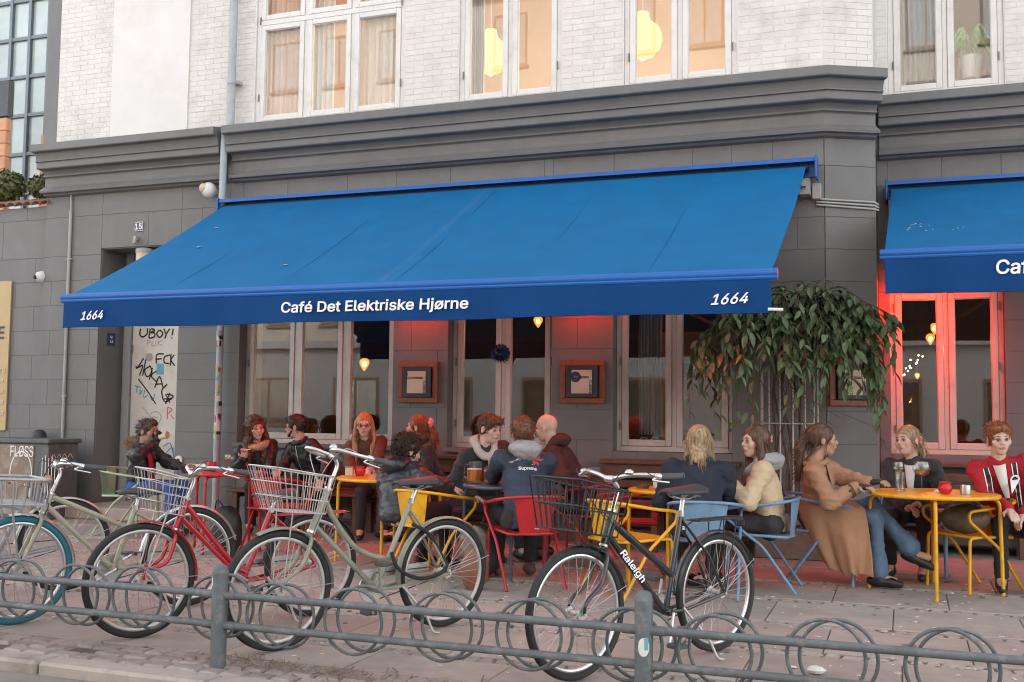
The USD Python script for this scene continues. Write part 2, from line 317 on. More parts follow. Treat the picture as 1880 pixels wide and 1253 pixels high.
def blocks(x0, x1, z0, z1, y, u=(1, 0, 0), n=(0, -1, 0), o=None, off=0., L=.66):
    k0 = math.floor((z0 - Z0) / CH)
    for k in range(k0, 40):
        a, b = max(z0, Z0 + k * CH), min(z1, Z0 + (k + 1) * CH)
        if k == 10: b = min(3.87, z1); L = .82
        if k == 11: a, b = 3.87, z1
        if a >= z1 - .02 or k > 11: break
        if b - a < .03: continue
        s = x0; e = math.floor((x0 - off) / L) * L + off + (L / 2 if k % 2 else 0)
        while s < x1 - .01:
            e = e + L
            if e <= s + .05: continue
            q = min(e, x1)
            if x1 - q < .1: q = x1
            org = (s + .003, y, a + .003) if o is None else (*(np.array(o) + np.array(u[:2]) * (s + .003)), a + .003)
            P(lower, 'wall_block', block(org, u, n, q - s - .0028, b - a - .0028, .0095, .002), 'grey_paint'); s = q
for a, b in ((-10.7, DR[0]), (DR[1], W1[0]), (W1[1], W2[0]), (W2[1], W3[0]), (W3[1], -.73)): blocks(a, b, 0, 4.15, yc)
for a, b in (W1, W2, W3): blocks(a, b, 0, ZB, yc); blocks(a, b, ZT, 4.15, yc)
blocks(DR[0], DR[1], 3.43, 4.15, yc); blocks(-14.5, -10.7, 0, 4.05, yc + .05)
cu = (CB - CA) / np.linalg.norm(CB - CA); cl = np.linalg.norm(CB - CA)
blocks(0, cl, 0, 4.15, 0, (cu[0], cu[1], 0), (cu[1], -cu[0], 0), (CA[0] - cu[1] * -.012, CA[1] + cu[0] * .012), 0., .9)
blocks(-.25, WR[0], 0, 4.15, YR + .012); blocks(WR[1], 3.4, 0, 4.15, YR + .012); blocks(*WR, 0, .96, YR + .012); blocks(*WR, 2.74, 4.15, YR + .012)
# reveals of the doorway, the tall recess with its soffit
P(bld, 'doorway_lining', [box(DR[0], DR[0] + .01, yc + .01, 11.42, .15, 3.43), box(DR[1] - .01, DR[1], yc + .01, 11.42, .15, 3.43), box(DR[0], DR[1], yc + .01, 11.42, 3.42, 3.44)], 'grey_trim')
P(bld, 'plinth', [box(-10.72, DR[0] - .01, YW - .03, YW + .01, 0, .16), box(DR[1] + .01, -.76, YW - .03, YW + .01, 0, .16)], 'grey_trim')

# cornice: one moulding profile swept along the front, round the splayed corner, and again on the set-back front
prof = [(.0, 4.865), (.30, 4.80), (.31, 4.795), (.31, 4.71), (.30, 4.70), (.235, 4.695), (.215, 4.65), (.205, 4.605), (.22, 4.598), (.22, 4.585), (.195, 4.58), (.195, 4.505), (.185, 4.495), (.09, 4.49), (.065, 4.455), (.06, 4.435), (.075, 4.43), (.075, 4.415), (.045, 4.405), (.035, 4.395), (.035, 4.285), (.05, 4.28), (.125, 4.225), (.135, 4.215), (.125, 4.19), (.07, 4.185), (.055, 4.165), (.02, 4.155), (0, 4.15)]
def cornice(path):
    p = [np.array(q, float) for q in path]; secs = []
    for i, q in enumerate(p):
        d = [(p[j + 1] - p[j]) / np.linalg.norm(p[j + 1] - p[j]) for j in (i - 1, i) if 0 <= j < len(p) - 1]
        ns = [np.array([e[1], -e[0]]) for e in d]; n = sum(ns); n = n / np.linalg.norm(n); n = n / np.dot(n, ns[0])
        secs.append([(q[0] + n[0] * o, q[1] + n[1] * o, z) for o, z in prof])
    v = np.array(secs); k = len(prof); f = []
    for i in range(len(p) - 1):
        j = np.arange(k - 1); f.append(np.stack([i * k + j, i * k + j + 1, (i + 1) * k + j + 1, (i + 1) * k + j], 1))
    f = np.vstack(f); f = np.vstack([f[:, [0, 1, 2]], f[:, [0, 2, 3]]])
    cap = trimesh.creation.triangulate_polygon(__import__('shapely.geometry').geometry.Polygon(prof), engine='earcut')[1] % k
    return v.reshape(-1, 3), np.vstack([f, cap[:, ::-1], cap + (len(p) - 1) * k])
P(bld, 'cornice', cornice([(-10.7, YW), (-7.845, YW)]), 'grey_trim', 25)
P(bld, 'cornice', cornice([(-7.735, YW), tuple(CA), tuple(CB - cu * 1e-3)]), 'grey_trim', 25)
P(bld, 'cornice', cornice([(-.22, YR), (3.4, YR)]), 'grey_trim', 25)
P(bld, 'cornice_back', [box(-10.7, -.73, YW + .004, 11.3, 4.15, 4.84), prism([(-.73, YW + .004), (-.256, 11.154), (-.256, 12.5), (-.73, 12.5)], .69, (0, 0, 4.15), (1, 0, 0), (0, 1, 0)), box(-.256, 3.4, YR + .004, 12.5, 4.15, 4.84)], 'grey_trim')

# white upper storey: openings x0, x1 with the sill at the cornice
YU = YW + .05
UO = [(-7.52, -5.46), (-4.76, -3.52), (-2.81, -1.59)]; URO = (-.12, 1.05)
up = []; xs = [-10.63] + [q for o in UO for q in o] + [-.73]
for a, b in zip(xs[::2], xs[1::2]): up.append(box(a, b, YU + .012, 11.35, 4.84, 18))
for a, b in UO: up.append(box(a, b, YU + .012, 11.35, 7.45, 18)); up.append(box(a, b, YU + .08, 11.35, 4.84, 4.90))
up.append(prism([(-.73, YU + .012), (-.253, 11.212), (-.253, 12.6), (-.73, 12.6)], 13.16, (0, 0, 4.84), (1, 0, 0), (0, 1, 0)))
up += [box(-.253, URO[0], YR + .062, 12.6, 4.84, 18), box(URO[1], 14, YR + .062, 12.6, 4.84, 18), box(*URO, YR + .062, 12.6, 7.45, 18), box(*URO, YR + .13, 12.6, 4.84, 4.90)]
upper = P(bld, 'upper_wall', up, 'white_render')
P(bld, 'upper_side_wall', box(-10.655, -10.632, YU + .01, 24, 3.6, 18), 'grey_trim')
P(bld, 'smooth_panel', box(-9.73, -8.51, YU - .006, YU + .014, 4.85, 7.6), 'white_render')
P(bld, 'roof_slab', box(-10.7, 14, 10.8, 24, 18, 18.3), 'grey_trim'); P(bld, 'rear_wing', [box(-10.6, 14, 15.5, 24, 0, 18), box(3.41, 14, 12.17, 15.5, 0, 4.83), box(3.41, 14, 12.61, 15.5, 4.84, 18)], 'grey_trim')
bricks = []
def brickwork(x0, x1, z0, z1, y, u=(1, 0, 0), n=(0, -1, 0), o=None):
    r = np.random.default_rng(int(abs(x0) * 1000) + 1); bh, bl, jt = .0615, .239, .0055; k = 0; z = z0
    while z < z1:
        s = x0; e = x0 - bl + (bl / 2 if k % 2 else bl) * (1 if s else 1)
        w = bl / 2 if k % 2 else bl
        while s < x1 - .015:
            q = min(s + w, x1)
            if q - s > .03:
                org = (s + jt / 2, y, z) if o is None else (*(np.array(o) + np.array(u[:2]) * (s + jt / 2)), z)
                bricks.append((np.linalg.norm(np.array(org) - [0, 0, 1.35]), block(org, u, n, q - s - jt, bh, .0028 + .0018 * r.random(), .0016, jit=.0016 * (r.random(4) - .5))))
            s = q; w = bl
        z += bh + jt; k += 1
for a, b in ((-10.63, -9.74), (-8.5, -7.53), (-5.45, -4.77), (-3.51, -2.82), (-1.58, -.73)): brickwork(a, b, 4.855, 7.4, YU + .012)
brickwork(0, cl - .01, 4.855, 7.4, 0, (cu[0], cu[1], 0), (cu[1], -cu[0], 0), (CA[0] + cu[1] * .0, CA[1] + .062))
brickwork(-.25, -.13, 4.855, 7.4, YR + .062); brickwork(1.06, 2.0, 4.855, 7.4, YR + .062)
vis = sorted(bricks, key=lambda q: q[0])
for d, m in vis[:300]: P(upper, 'brick', m, 'white_brick')
P(upper, 'brickwork', [m for d, m in vis[300:]], 'white_brick', kind='stuff')

# windows
def window(x0, x1, z0, z1, y, cols, trans=(), wood='white_wood', hinge=True, base=None, fw=.05, sw=.062):
    fr = [box(x0, x0 + fw, y, y + .09, z0, z1), box(x1 - fw, x1, y, y + .09, z0, z1), box(x0 + fw, x1 - fw, y, y + .09, z1 - fw, z1), box(x0 + fw, x1 - fw, y - .012, y + .09, z0, z0 + fw)]
    cs = np.linspace(x0 + fw, x1 - fw, cols + 1); zs = [z0 + fw] + list(trans) + [z1 - fw]
    for c in cs[1:-1]: fr.append(box(c - .022, c + .022, y + .004, y + .088, z0 + fw, z1 - fw))
    for t in trans: fr.append(box(x0 + fw, x1 - fw, y - .006, y + .086, t - .03, t + .03))
    w = P(base or bld, 'window', fr, wood)
    for zi, (a, b) in enumerate(zip(zs, zs[1:])):
        a, b = a + (.03 if zi else 0) + .004, b - (.03 if zi < len(zs) - 2 else 0) - .004
        for ci, (l, r) in enumerate(zip(cs, cs[1:])):
            l, r = l + (.022 if ci else 0) + .004, r - (.022 if ci < cols - 1 else 0) - .004
            q = []
            for (X0, X1, Z0_, Z1_) in ((l, l + sw, a, b), (r - sw, r, a, b), (l + sw, r - sw, b - sw, b), (l + sw, r - sw, a, a + sw)):
                q.append(bbox(X0 + .0005, X1 - .0005, y - .008, y + .05, Z0_ + .0005, Z1_ - .0005, .004))
            g = .007
            for (X0, X1, Z0_, Z1_) in ((l + sw, l + sw + g, a + sw, b - sw), (r - sw - g, r - sw, a + sw, b - sw), (l + sw, r - sw, b - sw - g, b - sw), (l + sw, r - sw, a + sw, a + sw + g)):
                q.append(box(X0, X1, y + .006, y + .04, Z0_, Z1_))
            P(w, 'casement', q, wood)
            P(w, 'pane', box(l + sw + .001, r - sw - .001, y + .022, y + .026, a + sw + .001, b - sw - .001), 'window_glass')
    if hinge:
        for X in (x0 + fw - .006, x1 - fw + .006):
            for k in (.12, .5, .86): P(w, 'hinge', lathe([(.0, 0), (.008, 0), (.008, .09), (0, .09)], 8, (X, y - .012, z0 + (z1 - z0) * k)), 'hinge_metal')
    return w
YL = YW + .15
window(W1[0] + .004, W1[1] - .004, ZB + .004, ZT - .002, YL, 3, (), 'pale_wood')
window(W2[0] + .004, W2[1] - .004, ZB + .004, ZT - .002, YL, 2, (), 'pale_wood')
window(W3[0] + .004, W3[1] - .004, ZB + .004, ZT - .002, YL, 2, (), 'pale_wood')
window(WR[0] + .004, WR[1] - .004, .964, 2.738, YR + .05, 2, (), 'pale_wood')
P(bld, 'window_sill', [bbox(a - .02, b + .02, YW - .07, YW + .14, ZB - .05, ZB + .002, .008) for a, b in (W1, W2)] , 'grey_trim')
for o, c in zip(UO, (3, 2, 2)): window(o[0] + .003, o[1] - .003, 4.87, 7.44, YU + .035, c, (6.17,) if c == 3 else (6.75,), 'white_wood', fw=.055)
window(URO[0] + .003, URO[1] - .003, 4.87, 7.44, YR + .085, 2, (6.75,), 'white_wood', fw=.055)

# rooms behind the panes
rm = thing('cafe_interior', kind='structure')
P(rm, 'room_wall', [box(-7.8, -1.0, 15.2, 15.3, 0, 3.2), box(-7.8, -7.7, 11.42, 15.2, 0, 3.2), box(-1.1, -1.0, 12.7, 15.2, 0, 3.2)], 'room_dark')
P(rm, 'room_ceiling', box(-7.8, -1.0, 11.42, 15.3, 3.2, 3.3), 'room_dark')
P(rm, 'room_floor', box(-7.8, 3.4, 11.42, 15.3, .1, .2), 'room_floor')
P(rm, 'bar_panel', [box(-3.4, -1.15, 15.1, 15.19, 2.1, 2.55), box(-3.4, -1.15, 15.1, 15.19, .5, 1.9)], 'room_wood')
P(rm, 'amber_partition', [box(-2.45, -1.25, 12.9, 12.95, 1.95, 2.3), box(-2.45, -1.25, 12.9, 12.95, .2, 1.75)], 'room_wood')
P(rm, 'bar_counter', [box(-3.3, -1.3, 14.2, 14.7, .2, 1.25), box(-3.35, -1.25, 14.15, 14.75, 1.25, 1.3)], 'room_wood')
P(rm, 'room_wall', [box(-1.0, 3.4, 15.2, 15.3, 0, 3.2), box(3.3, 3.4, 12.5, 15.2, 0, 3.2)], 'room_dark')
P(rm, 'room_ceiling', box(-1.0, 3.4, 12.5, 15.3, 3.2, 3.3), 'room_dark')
for k, (a, b) in enumerate([(-7.66, -1.0), (-1.0, 3.4)]):
    y0 = 11.38 if k == 0 else 12.62
    P(rm, 'upper_room_wall', [box(a, b, 14.6, 14.7, 4.6, 7.9), box(a - .1, a, y0, 14.7, 4.6, 7.9), box(b, b + .1, 12.7, 14.7, 4.6, 7.9)], 'room_peach')
    P(rm, 'upper_room_ceiling', box(a, b, y0, 14.7, 7.8, 7.9), 'room_peach')
    P(rm, 'upper_room_floor', box(a, b, y0, 14.7, 4.6, 4.7), 'room_floor')
def curtain(x0, x1, z0, z1, y, m, label, folds=7):
    single('curtain', thick(grid(lambda a, b: (x0 + (x1 - x0) * a + .006 * math.sin(9 * b), y + .025 * math.sin(a * folds * 6.28) + .01 * math.sin(a * folds * 14), z0 + (z1 - z0) * b), np.linspace(0, 1, folds * 8), np.linspace(0, 1, 5)), .004), m, label, 'curtain', smooth=True)
curtain(-7.47, -6.80, 4.93, 7.4, 11.16, 'curtain_peach', 'peach curtain drawn across the left pane of the three-pane upstairs window', 9)
curtain(-6.80, -6.52, 4.93, 7.4, 11.18, 'curtain_pale', 'pale curtain gathered at the left of the middle pane of the three-pane upstairs window', 4)
curtain(-6.10, -5.50, 4.93, 7.4, 11.16, 'curtain_sand', 'sand curtain behind the right pane of the three-pane upstairs window', 6)
curtain(-4.72, -4.52, 4.93, 7.4, 11.16, 'curtain_grey', 'grey curtain at the left edge of the upstairs window with the first bubble lamp')
curtain(-.05, .36, 4.9, 7.4, 12.85, 'curtain_grey', 'pale sheer curtain behind the left pane of the right upstairs window')
curtain(-2.76, -2.5, 1.0, 2.9, 11.5, 'curtain_grey', 'grey curtain behind the café window nearest the climbing plant')

# ---------------------------------------------------------------- across the street (seen in the panes)
opp = thing('opposite_building', 'peach rendered block across the street mirrored in the window panes', 'building')
OY = -9.5
P(opp, 'lower_wall', box(-26, 14, OY - 8, OY, -.1, 3.6), 'opp_pale'); P(opp, 'upper_wall', box(-26, 14, OY - 8, OY + .1, 3.6, 15.2), 'opp_plaster')
P(opp, 'cornice', [box(-26, 14, OY, OY + .25, 3.5, 3.75), box(-26, 14, OY, OY + .4, 14.9, 15.3)], 'opp_pale')
P(opp, 'roof', (np.array([(-26, OY + .4, 15.3), (14, OY + .4, 15.3), (14, OY - 4, 18.6), (-26, OY - 4, 18.6), (-26, OY - 8, 15.3), (14, OY - 8, 15.3)], float), np.array([[0, 1, 2], [0, 2, 3], [3, 2, 5], [3, 5, 4], [0, 3, 4], [1, 5, 2], [0, 4, 5], [0, 5, 1]])), 'roof_tile')
for fl in range(4):
    for X in np.arange(-25, 13.5, 2.1):
        z = 4.3 + fl * 2.75; wn = P(opp, 'window', [box(X, X + 1.15, OY + .1, OY + .14, z, z + 1.75), box(X - .06, X + 1.21, OY + .1, OY + .2, z - .08, z)], 'opp_wood')
        P(wn, 'pane', [box(X + .07, X + .54, OY + .142, OY + .146, z + .08, z + 1.66), box(X + .61, X + 1.08, OY + .142, OY + .146, z + .08, z + 1.66)], 'curtain_grey')
for X in np.arange(-25, 13, 3.4):
    wn = P(opp, 'shop_window', box(X, X + 1.7, OY, OY + .05, .8, 2.5), 'opp_wood'); P(wn, 'pane', [box(X + .08, X + .8, OY + .052, OY + .056, .9, 2.4), box(X + .9, X + 1.62, OY + .052, OY + .056, .9, 2.4)], 'tower_glass')

# ---------------------------------------------------------------- glass tower and brick-clad flank far left
tow = thing('glass_tower', 'modern building far left with a grid of grey glass panes and orange cladding', 'building')
TY = 24.
def tw(u, v): return at(u, v, TY)
tx0, tx1 = tw(-120, 200)[0], tw(83, 200)[0]
nx, nz = 6, 11; gx = np.linspace(tx0, tx1, nx + 1); gz_ = np.linspace(3.0, 16.0, nz + 1)
P(tow, 'core', box(tx0 - 6, tx1 + 3.2, TY + .16, TY + 8, 0, 18), 'opp_pale')
for i in range(nx):
    for k in range(nz): P(tow, 'pane', box(gx[i] + .05, gx[i + 1] - .05, TY + .1, TY + .13, gz_[k] + .05, gz_[k + 1] - .05), 'tower_pane')
P(tow, 'mullion', [box(g - .05, g + .05, TY, TY + .2, 0, 16) for g in gx] + [box(tx0, tx1, TY + .02, TY + .18, g - .05, g + .05) for g in gz_], 'mullion_slate')
for k in range(26): P(tow, 'cladding_panel', bbox(tx1 + .12, tx1 + 3.1, TY - .25, TY + .3, k * .36, k * .36 + .35, .02), 'orange_cladding')
for k in range(26): P(tow, 'cladding_panel', bbox(at(-60, 200, 22)[0], at(12, 200, 22)[0], TY - 2.0, TY - 1.8, k * .36, k * .36 + .35, .02), 'orange_cladding')
P(tow, 'balcony', box(at(-60, 200, 22)[0], at(14, 200, 22)[0], TY - 2.0, TY - 1.8, 9.4, 10.4), 'dark_metal')
far = thing('grey_flank_wall', 'plain grey gable wall between the glass tower and the white façade', 'wall')
P(far, 'wall', box(at(85, 150, 16)[0], -10.6, 16, 16.4, 5.75, 18), 'grey_trim', world=True)
# ---------------------------------------------------------------- looks
def unit_(v): return np.array(v, float) / np.linalg.norm(v)
def fabric_mat(name, col, under, stain=False):
    c = np.array(col); A_, B_ = at(886, 364, 10.55), at(748, 474, 8.75); n_ = unit_(np.cross(B_ - A_, [0, -.47, .88])); st, sl = {}, []
    if stain:                                             # a long pale water mark across the cloth
        st = {'dp': ('vector_math', {'math_type': 'dot_product', 'vector2': n_}), 'sb': ('math', {'math_type': 'subtract', 'value2': float(n_ @ A_)}), 'ab': ('math', {'math_type': 'absolute'}), 'ra': ('map_range', {'range_type': 'smoothstep', 'from_min': 0., 'from_max': .055, 'to_min': .30, 'to_max': 0., 'clamp': True}), 'mn': ('math', {'math_type': 'multiply'}), 'ad': ('math', {'math_type': 'add'})}
        sl = [('tc.position', 'dp.vector1'), ('dp.value', 'sb.value1'), ('sb.value', 'ab.value1'), ('ab.value', 'ra.value'), ('ra.result', 'mn.value1'), ('n.fac', 'mn.value2'), ('mn.value', 'ad.value1'), ('bw.val', 'ad.value2'), ('ad.value', 'mx.fac')]
    else: sl = [('bw.val', 'mx.fac')]
    MATS[name] = usdkit.material(stage, '/World/Looks/' + name, {'tc': ('geometry', {}), 'n': ('noise_texture', {'scale': 3., 'detail': 6.}), 'r': ('rgb_ramp', {'ramp': [(.3, c * .9), (.7, c * 1.08)]}),
        'n2': ('noise_texture', {'scale': 400., 'detail': 2.}), 'b': ('bump', {'strength': .25, 'distance': .002}), 'mp': ('mapping', {'scale': (1., .25, .25), 'rotation': (0, .5, .2)}),
        'n3': ('noise_texture', {'scale': 9., 'detail': 8., 'roughness': .8}), 'r3': ('rgb_ramp', {'ramp': [(.66, (0, 0, 0)), (.8, (.35, .35, .35))]}), 'bw': ('rgb_to_bw', {}), 'mx': ('mix', {'color2': c * .6 + .12}),
        **st, 'p': ('principled_bsdf', {'roughness': .75, 'specular_ior_level': .3}), 't': ('translucent_bsdf', {'color': c * under}), 'm': ('mix_closure', {'fac': .18})},
        [('tc.position', 'n.vector'), ('n.fac', 'r.fac'), ('tc.position', 'n2.vector'), ('n2.fac', 'b.height'), ('b.normal', 'p.normal'), ('tc.position', 'mp.vector'), ('mp.vector', 'n3.vector'), ('n3.fac', 'r3.fac'), ('r3.color', 'bw.color'), *sl, ('r.color', 'mx.color1'), ('mx.color', 'p.base_color'),
         ('p.BSDF', 'm.closure1'), ('t.BSDF', 'm.closure2')], surface='m.closure')
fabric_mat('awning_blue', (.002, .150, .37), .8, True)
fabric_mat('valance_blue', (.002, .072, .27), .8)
mat('blue_metal', (.008, .10, .36), .38, var=.05)
mat('white_print', (.8, .8, .8), .6, var=.03)
mat('grey_plastic', (.35, .35, .34), .5)
mat('white_plastic', (.75, .74, .71), .4, var=.04)
mat('cream_plastic', (.62, .50, .32), .45, var=.05)
mat('enamel_blue', (.02, .045, .12), .3)
mat('frame_wood', (.26, .075, .035), .5, var=.25, vs=10, bump=.1)
mat('poster_dark', (.035, .04, .045), .5)
mat('poster_cream', (.62, .5, .38), .7, var=.05)
mat('ledge_wood', (.12, .06, .04), .6, var=.3, vs=6, bump=.2, bs=20)
mat('bench_wood', (.14, .065, .04), .6, var=.35, vs=8, bump=.2, bs=20, island=.15)
mat('heater_body', (.03, .03, .03), .4, .5)
emitter('heater_glow', (1., .05, .015), 14.)
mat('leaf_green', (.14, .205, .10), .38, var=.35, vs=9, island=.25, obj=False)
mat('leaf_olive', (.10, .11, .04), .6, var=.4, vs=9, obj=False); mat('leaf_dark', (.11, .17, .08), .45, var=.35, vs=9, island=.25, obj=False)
mat('stem_brown', (.12, .075, .05), .8, var=.3)
mat('trellis_white', (.5, .47, .43), .55, var=.1)
mat('planter_wood', (.19, .15, .12), .8, var=.25, vs=6, bump=.3)
mat('ink_black', (.015, .015, .018), .6); mat('ink_blue', (.05, .28, .42), .6); mat('ink_pink', (.7, .12, .16), .6); mat('ink_grey', (.35, .34, .33), .7); mat('sticker_white', (.68, .66, .63), .6, var=.1); mat('sticker_teal', (.1, .38, .42), .6); mat('sticker_red', (.45, .05, .04), .6); mat('sticker_yellow', (.6, .42, .05), .6)
mat('cabinet_grey', (.09, .095, .095), .5, var=.12, vs=5, dirt=(.16, .16, .155), ds=4)
mat('poster_brown', (.24, .175, .13), .8, var=.2, vs=4, dirt=(.4, .36, .32), ds=5)
mat('poster_gold', (.50, .36, .19), .7, var=.08, vs=1)
mat('plant_bright', (.22, .46, .10), .5, var=.3, vs=10)

# ---------------------------------------------------------------- awnings
def awning(name, label, xa, xb, xa2, xb2, ytop, ztop, ybar, zbar, vh):
    t = thing(name, label, 'awning', ((xa + xb) / 2, ytop + .12, ztop))
    n1, n2 = 180, 20
    def f(a, b):
        X = (xa + (xb - xa) * a) * (1 - b) + (xa2 + (xb2 - xa2) * a) * b
        return (X, ytop + (ybar - ytop) * b, ztop + (zbar - ztop) * b - .05 * math.sin(math.pi * b) * (1 - .25 * math.sin(math.pi * a) ** .5) + .004 * math.sin(a * 40 + b * 3) * b * (1 - b) + .030 * (float(meshkit.noise(np.array([a * 9 + b * 1.5, b * 1.6, xa]), 3)) - .5) * math.sin(math.pi * b) + .012 * (float(meshkit.noise(np.array([a * 34 - b * 4, b * 2.2, 2.]), 5)) - .5) * min(1, 4 * b * (1 - b)))
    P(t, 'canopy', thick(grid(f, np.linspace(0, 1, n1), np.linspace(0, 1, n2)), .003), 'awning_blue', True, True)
    P(t, 'cassette', [box(xa - .05, xb + .10, ytop - .05, ytop + .14, ztop + .035, ztop + .075), box(xa - .05, xb + .1, ytop + .06, ytop + .14, ztop - .1, ztop + .035)], 'blue_metal', False, True)
    P(t, 'roller', rod((xa - .02, ytop + .01, ztop - .02), (xb + .02, ytop + .01, ztop - .02), .035, 12), 'black_paint', 30, True)
    for X, s in ((xa - .06, 1), (xb + .085, -1)): P(t, 'end_cap', bbox(X, X + .022, ytop - .07, ytop + .14, ztop - .13, ztop + .09, .006), 'blue_metal', False, True)
    for X in (xa + .02, xb - .02): P(t, 'bracket', [box(X - .05, X + .05, ytop, ytop + .16, ztop - .28, ztop - .12), box(X - .02, X + .02, ytop - .1, ytop + .1, ztop - .22, ztop - .16)], 'grey_plastic', False, True)
    P(t, 'front_bar', [rod((xa2 - .035, ybar, zbar), (xb2 + .05, ybar, zbar), .036, 14), rod((xa2 - .035, ybar - .012, zbar - .035), (xb2 + .05, ybar - .012, zbar - .035), .02, 10)], 'blue_metal', 30, True)
    def g(a, b):
        X = xa2 + (xb2 - xa2) * a
        return (X + .004 * b, ybar - .02 + .012 * b * math.sin(X * 5.1) + .008 * b * math.sin(X * 11.3), zbar - .04 - vh * b - .012 * math.sin(X * 1.3) ** 2 * b)
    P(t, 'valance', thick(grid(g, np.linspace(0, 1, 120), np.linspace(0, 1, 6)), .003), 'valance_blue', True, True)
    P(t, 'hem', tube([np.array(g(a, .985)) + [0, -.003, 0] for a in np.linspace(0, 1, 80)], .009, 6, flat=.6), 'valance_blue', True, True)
    for fx in (.2, .8):
        X = xa + (xb - xa) * fx; E = np.array([X + (.9 if fx < .5 else -.9), (ytop + ybar) / 2 + .1, (ztop + zbar) / 2 - .2])
        P(t, 'folding_arm', [rod((X, ytop, ztop - .2), E, .03, 8), rod(E, (X + .2, ybar + .02, zbar - .02), .025, 8), ball(E, .045, 8)], 'grey_plastic', 30, True)
    return t, g
aw, gv = awning('blue_awning', 'long blue awning over the terrace lettered with the café name and 1664 at both ends', -7.74, -.88, -7.66, -.93, 10.70, 3.83, 8.1, 2.43, .255)
def fit_text(par, s, pa, pb, h, y, mt, shear=0., z=None):
    A, B = at(*pa, y), at(*pb, y); v, f = text(s, h, (0, 0, 0), shear=shear); w = v[:, 0].max() - v[:, 0].min()
    sl = (B[2] - A[2]) / (B[0] - A[0]); v[:, 0] = (v[:, 0] - v[:, 0].min()) * ((B[0] - A[0]) / w); v[:, 2] += v[:, 0] * sl
    P(par, 'lettering', (v + [A[0], y, A[2] if z is None else z], f), mt, False, True)
def ribbon(p, w, n=(0, -1, 0), d=.002, taper=True):           # brush stroke on a surface
    p = np.array(p, float); t = np.gradient(p, axis=0); s = np.cross(np.array(n, float), t); s /= np.maximum(np.linalg.norm(s, axis=1, keepdims=True), 1e-9)
    w = np.broadcast_to(np.asarray(w, float), (len(p),))[:, None] / 2
    v = np.vstack([p - s * w, p + s * w]) + np.array(n, float) * d; k = len(p); i = np.arange(k - 1)
    f = np.stack([i, i + 1, k + i + 1, k + i], 1); return v, np.vstack([f[:, [0, 1, 2]], f[:, [0, 2, 3]]])
yt = 8.1 - .036
fit_text(aw, 'Café Det Elektriske Hjørne', (516, 574), (860, 566), .088, yt, 'white_print', .06)
for pa, pb in (((148, 588), (189, 585)), ((1305, 560), (1374, 556))): fit_text(aw, '1664', pa, pb, .078, yt, 'white_print', .32)
P(aw, 'seam', [tube([np.array([X, 10.70 - 2.6 * b, 3.83 - 1.40 * b - .05 * math.sin(math.pi * b) * .78 + .002]) for b in np.linspace(.02, .99, 14)], .0035, 5, flat=.5) for X in (-6.55, -5.35, -4.15, -2.95, -1.9)], 'awning_blue', True, True)
P(aw, 'weight_rod', rod((-.95, 8.07, 2.15), (-.84, 8.07, 2.145), .012), 'white_plastic', 30, True)
aw2, _ = awning('blue_awning', 'shorter blue awning at the right edge over the red-lit window', -.10, 3.0, -.14, 3.0, 11.92, 3.80, 9.3, 2.715, .30)
A = at(1826, 503, 9.3 - .036); P(aw2, 'lettering', text('Café Det Elektriske Hjørne', .108, A, shear=.06), 'white_print', False, True)
r_ = np.random.default_rng(3)
P(aw2, 'dropping', [ball((.0 + .55 * q[0], 9.3 + 2.62 * b, 2.715 + 1.085 * b - .05 * math.sin(math.pi * b) * .78 + .008), .006 + .009 * q[2], 6, (1, 1, .3)) for q in r_.random((34, 3)) for b in [.30 + .16 * q[1]]], 'sticker_white', True, True)
P(aw, 'dropping', [ball((x, 8.1 + 2.6 * b, 2.43 + 1.4 * b - .05 * math.sin(math.pi * b) * .78 + .01), .02, 6, (1.6, 1, .25)) for x, b in ((-5.6, .25), (-7.3, .72), (-7.1, .5))], 'sticker_white', True, True)

# red infrared heaters under the awnings, glowing
def heater(x, y, z, power, label, rz=0., tilt=.2):
    t = thing('patio_heater', label, 'heater', (x, y, z), rz, None)
    P(t, 'housing', [bbox(-.30, .30, -.05, .07, .02, .10, .01), box(-.02, .02, .05, 10.9 - y if y < 11 else .35, .05, .08)], 'heater_body')
    P(t, 'reflector_shield', box(-.31, .31, .048, .056, -.115, .02) if y < 10.4 else box(.31, .318, -.05, .07, -.12, .02), 'heater_body'); P(t, 'element', rod((-.27, .0, .0), (.27, .0, .0), .013, 8), 'heater_glow', 30)
    L = UsdLux.RectLight.Define(stage, str(t.GetPath()) + '/lamp'); L.CreateWidthAttr(.54); L.CreateHeightAttr(.06); L.CreateIntensityAttr(power); L.CreateColorAttr(Gf.Vec3f(1, .026, .01))
    L.AddTranslateOp().Set(Gf.Vec3d(0, -.01, -.02)); L.AddRotateXOp().Set(-math.degrees(tilt))
HP = 30.
heater(-6.2, 9.75, 2.78, HP, 'glowing red bar heater under the awning above the three-pane café window')
heater(-4.95, 9.75, 2.78, HP, 'glowing red bar heater under the awning between the long-haired person and the first framed menu')
heater(-3.40, 9.6, 2.82, HP * 1.1, 'glowing red bar heater under the awning over the beer drinkers')
heater(-5.16, 10.66, 2.56, 2.6, 'small red bar heater on the wall above the first framed menu', 0., .0)
heater(-3.22, 10.66, 2.56, 2.6, 'small red bar heater on the wall above the second framed menu', 0., .0)
heater(-2.3, 9.7, 2.78, HP * .7, 'glowing red bar heater under the awning above the café window beside the climbing plant')
heater(.12, 11.72, 2.86, 84., 'glowing red bar heater under the right awning above the red-lit window', 0., .0)

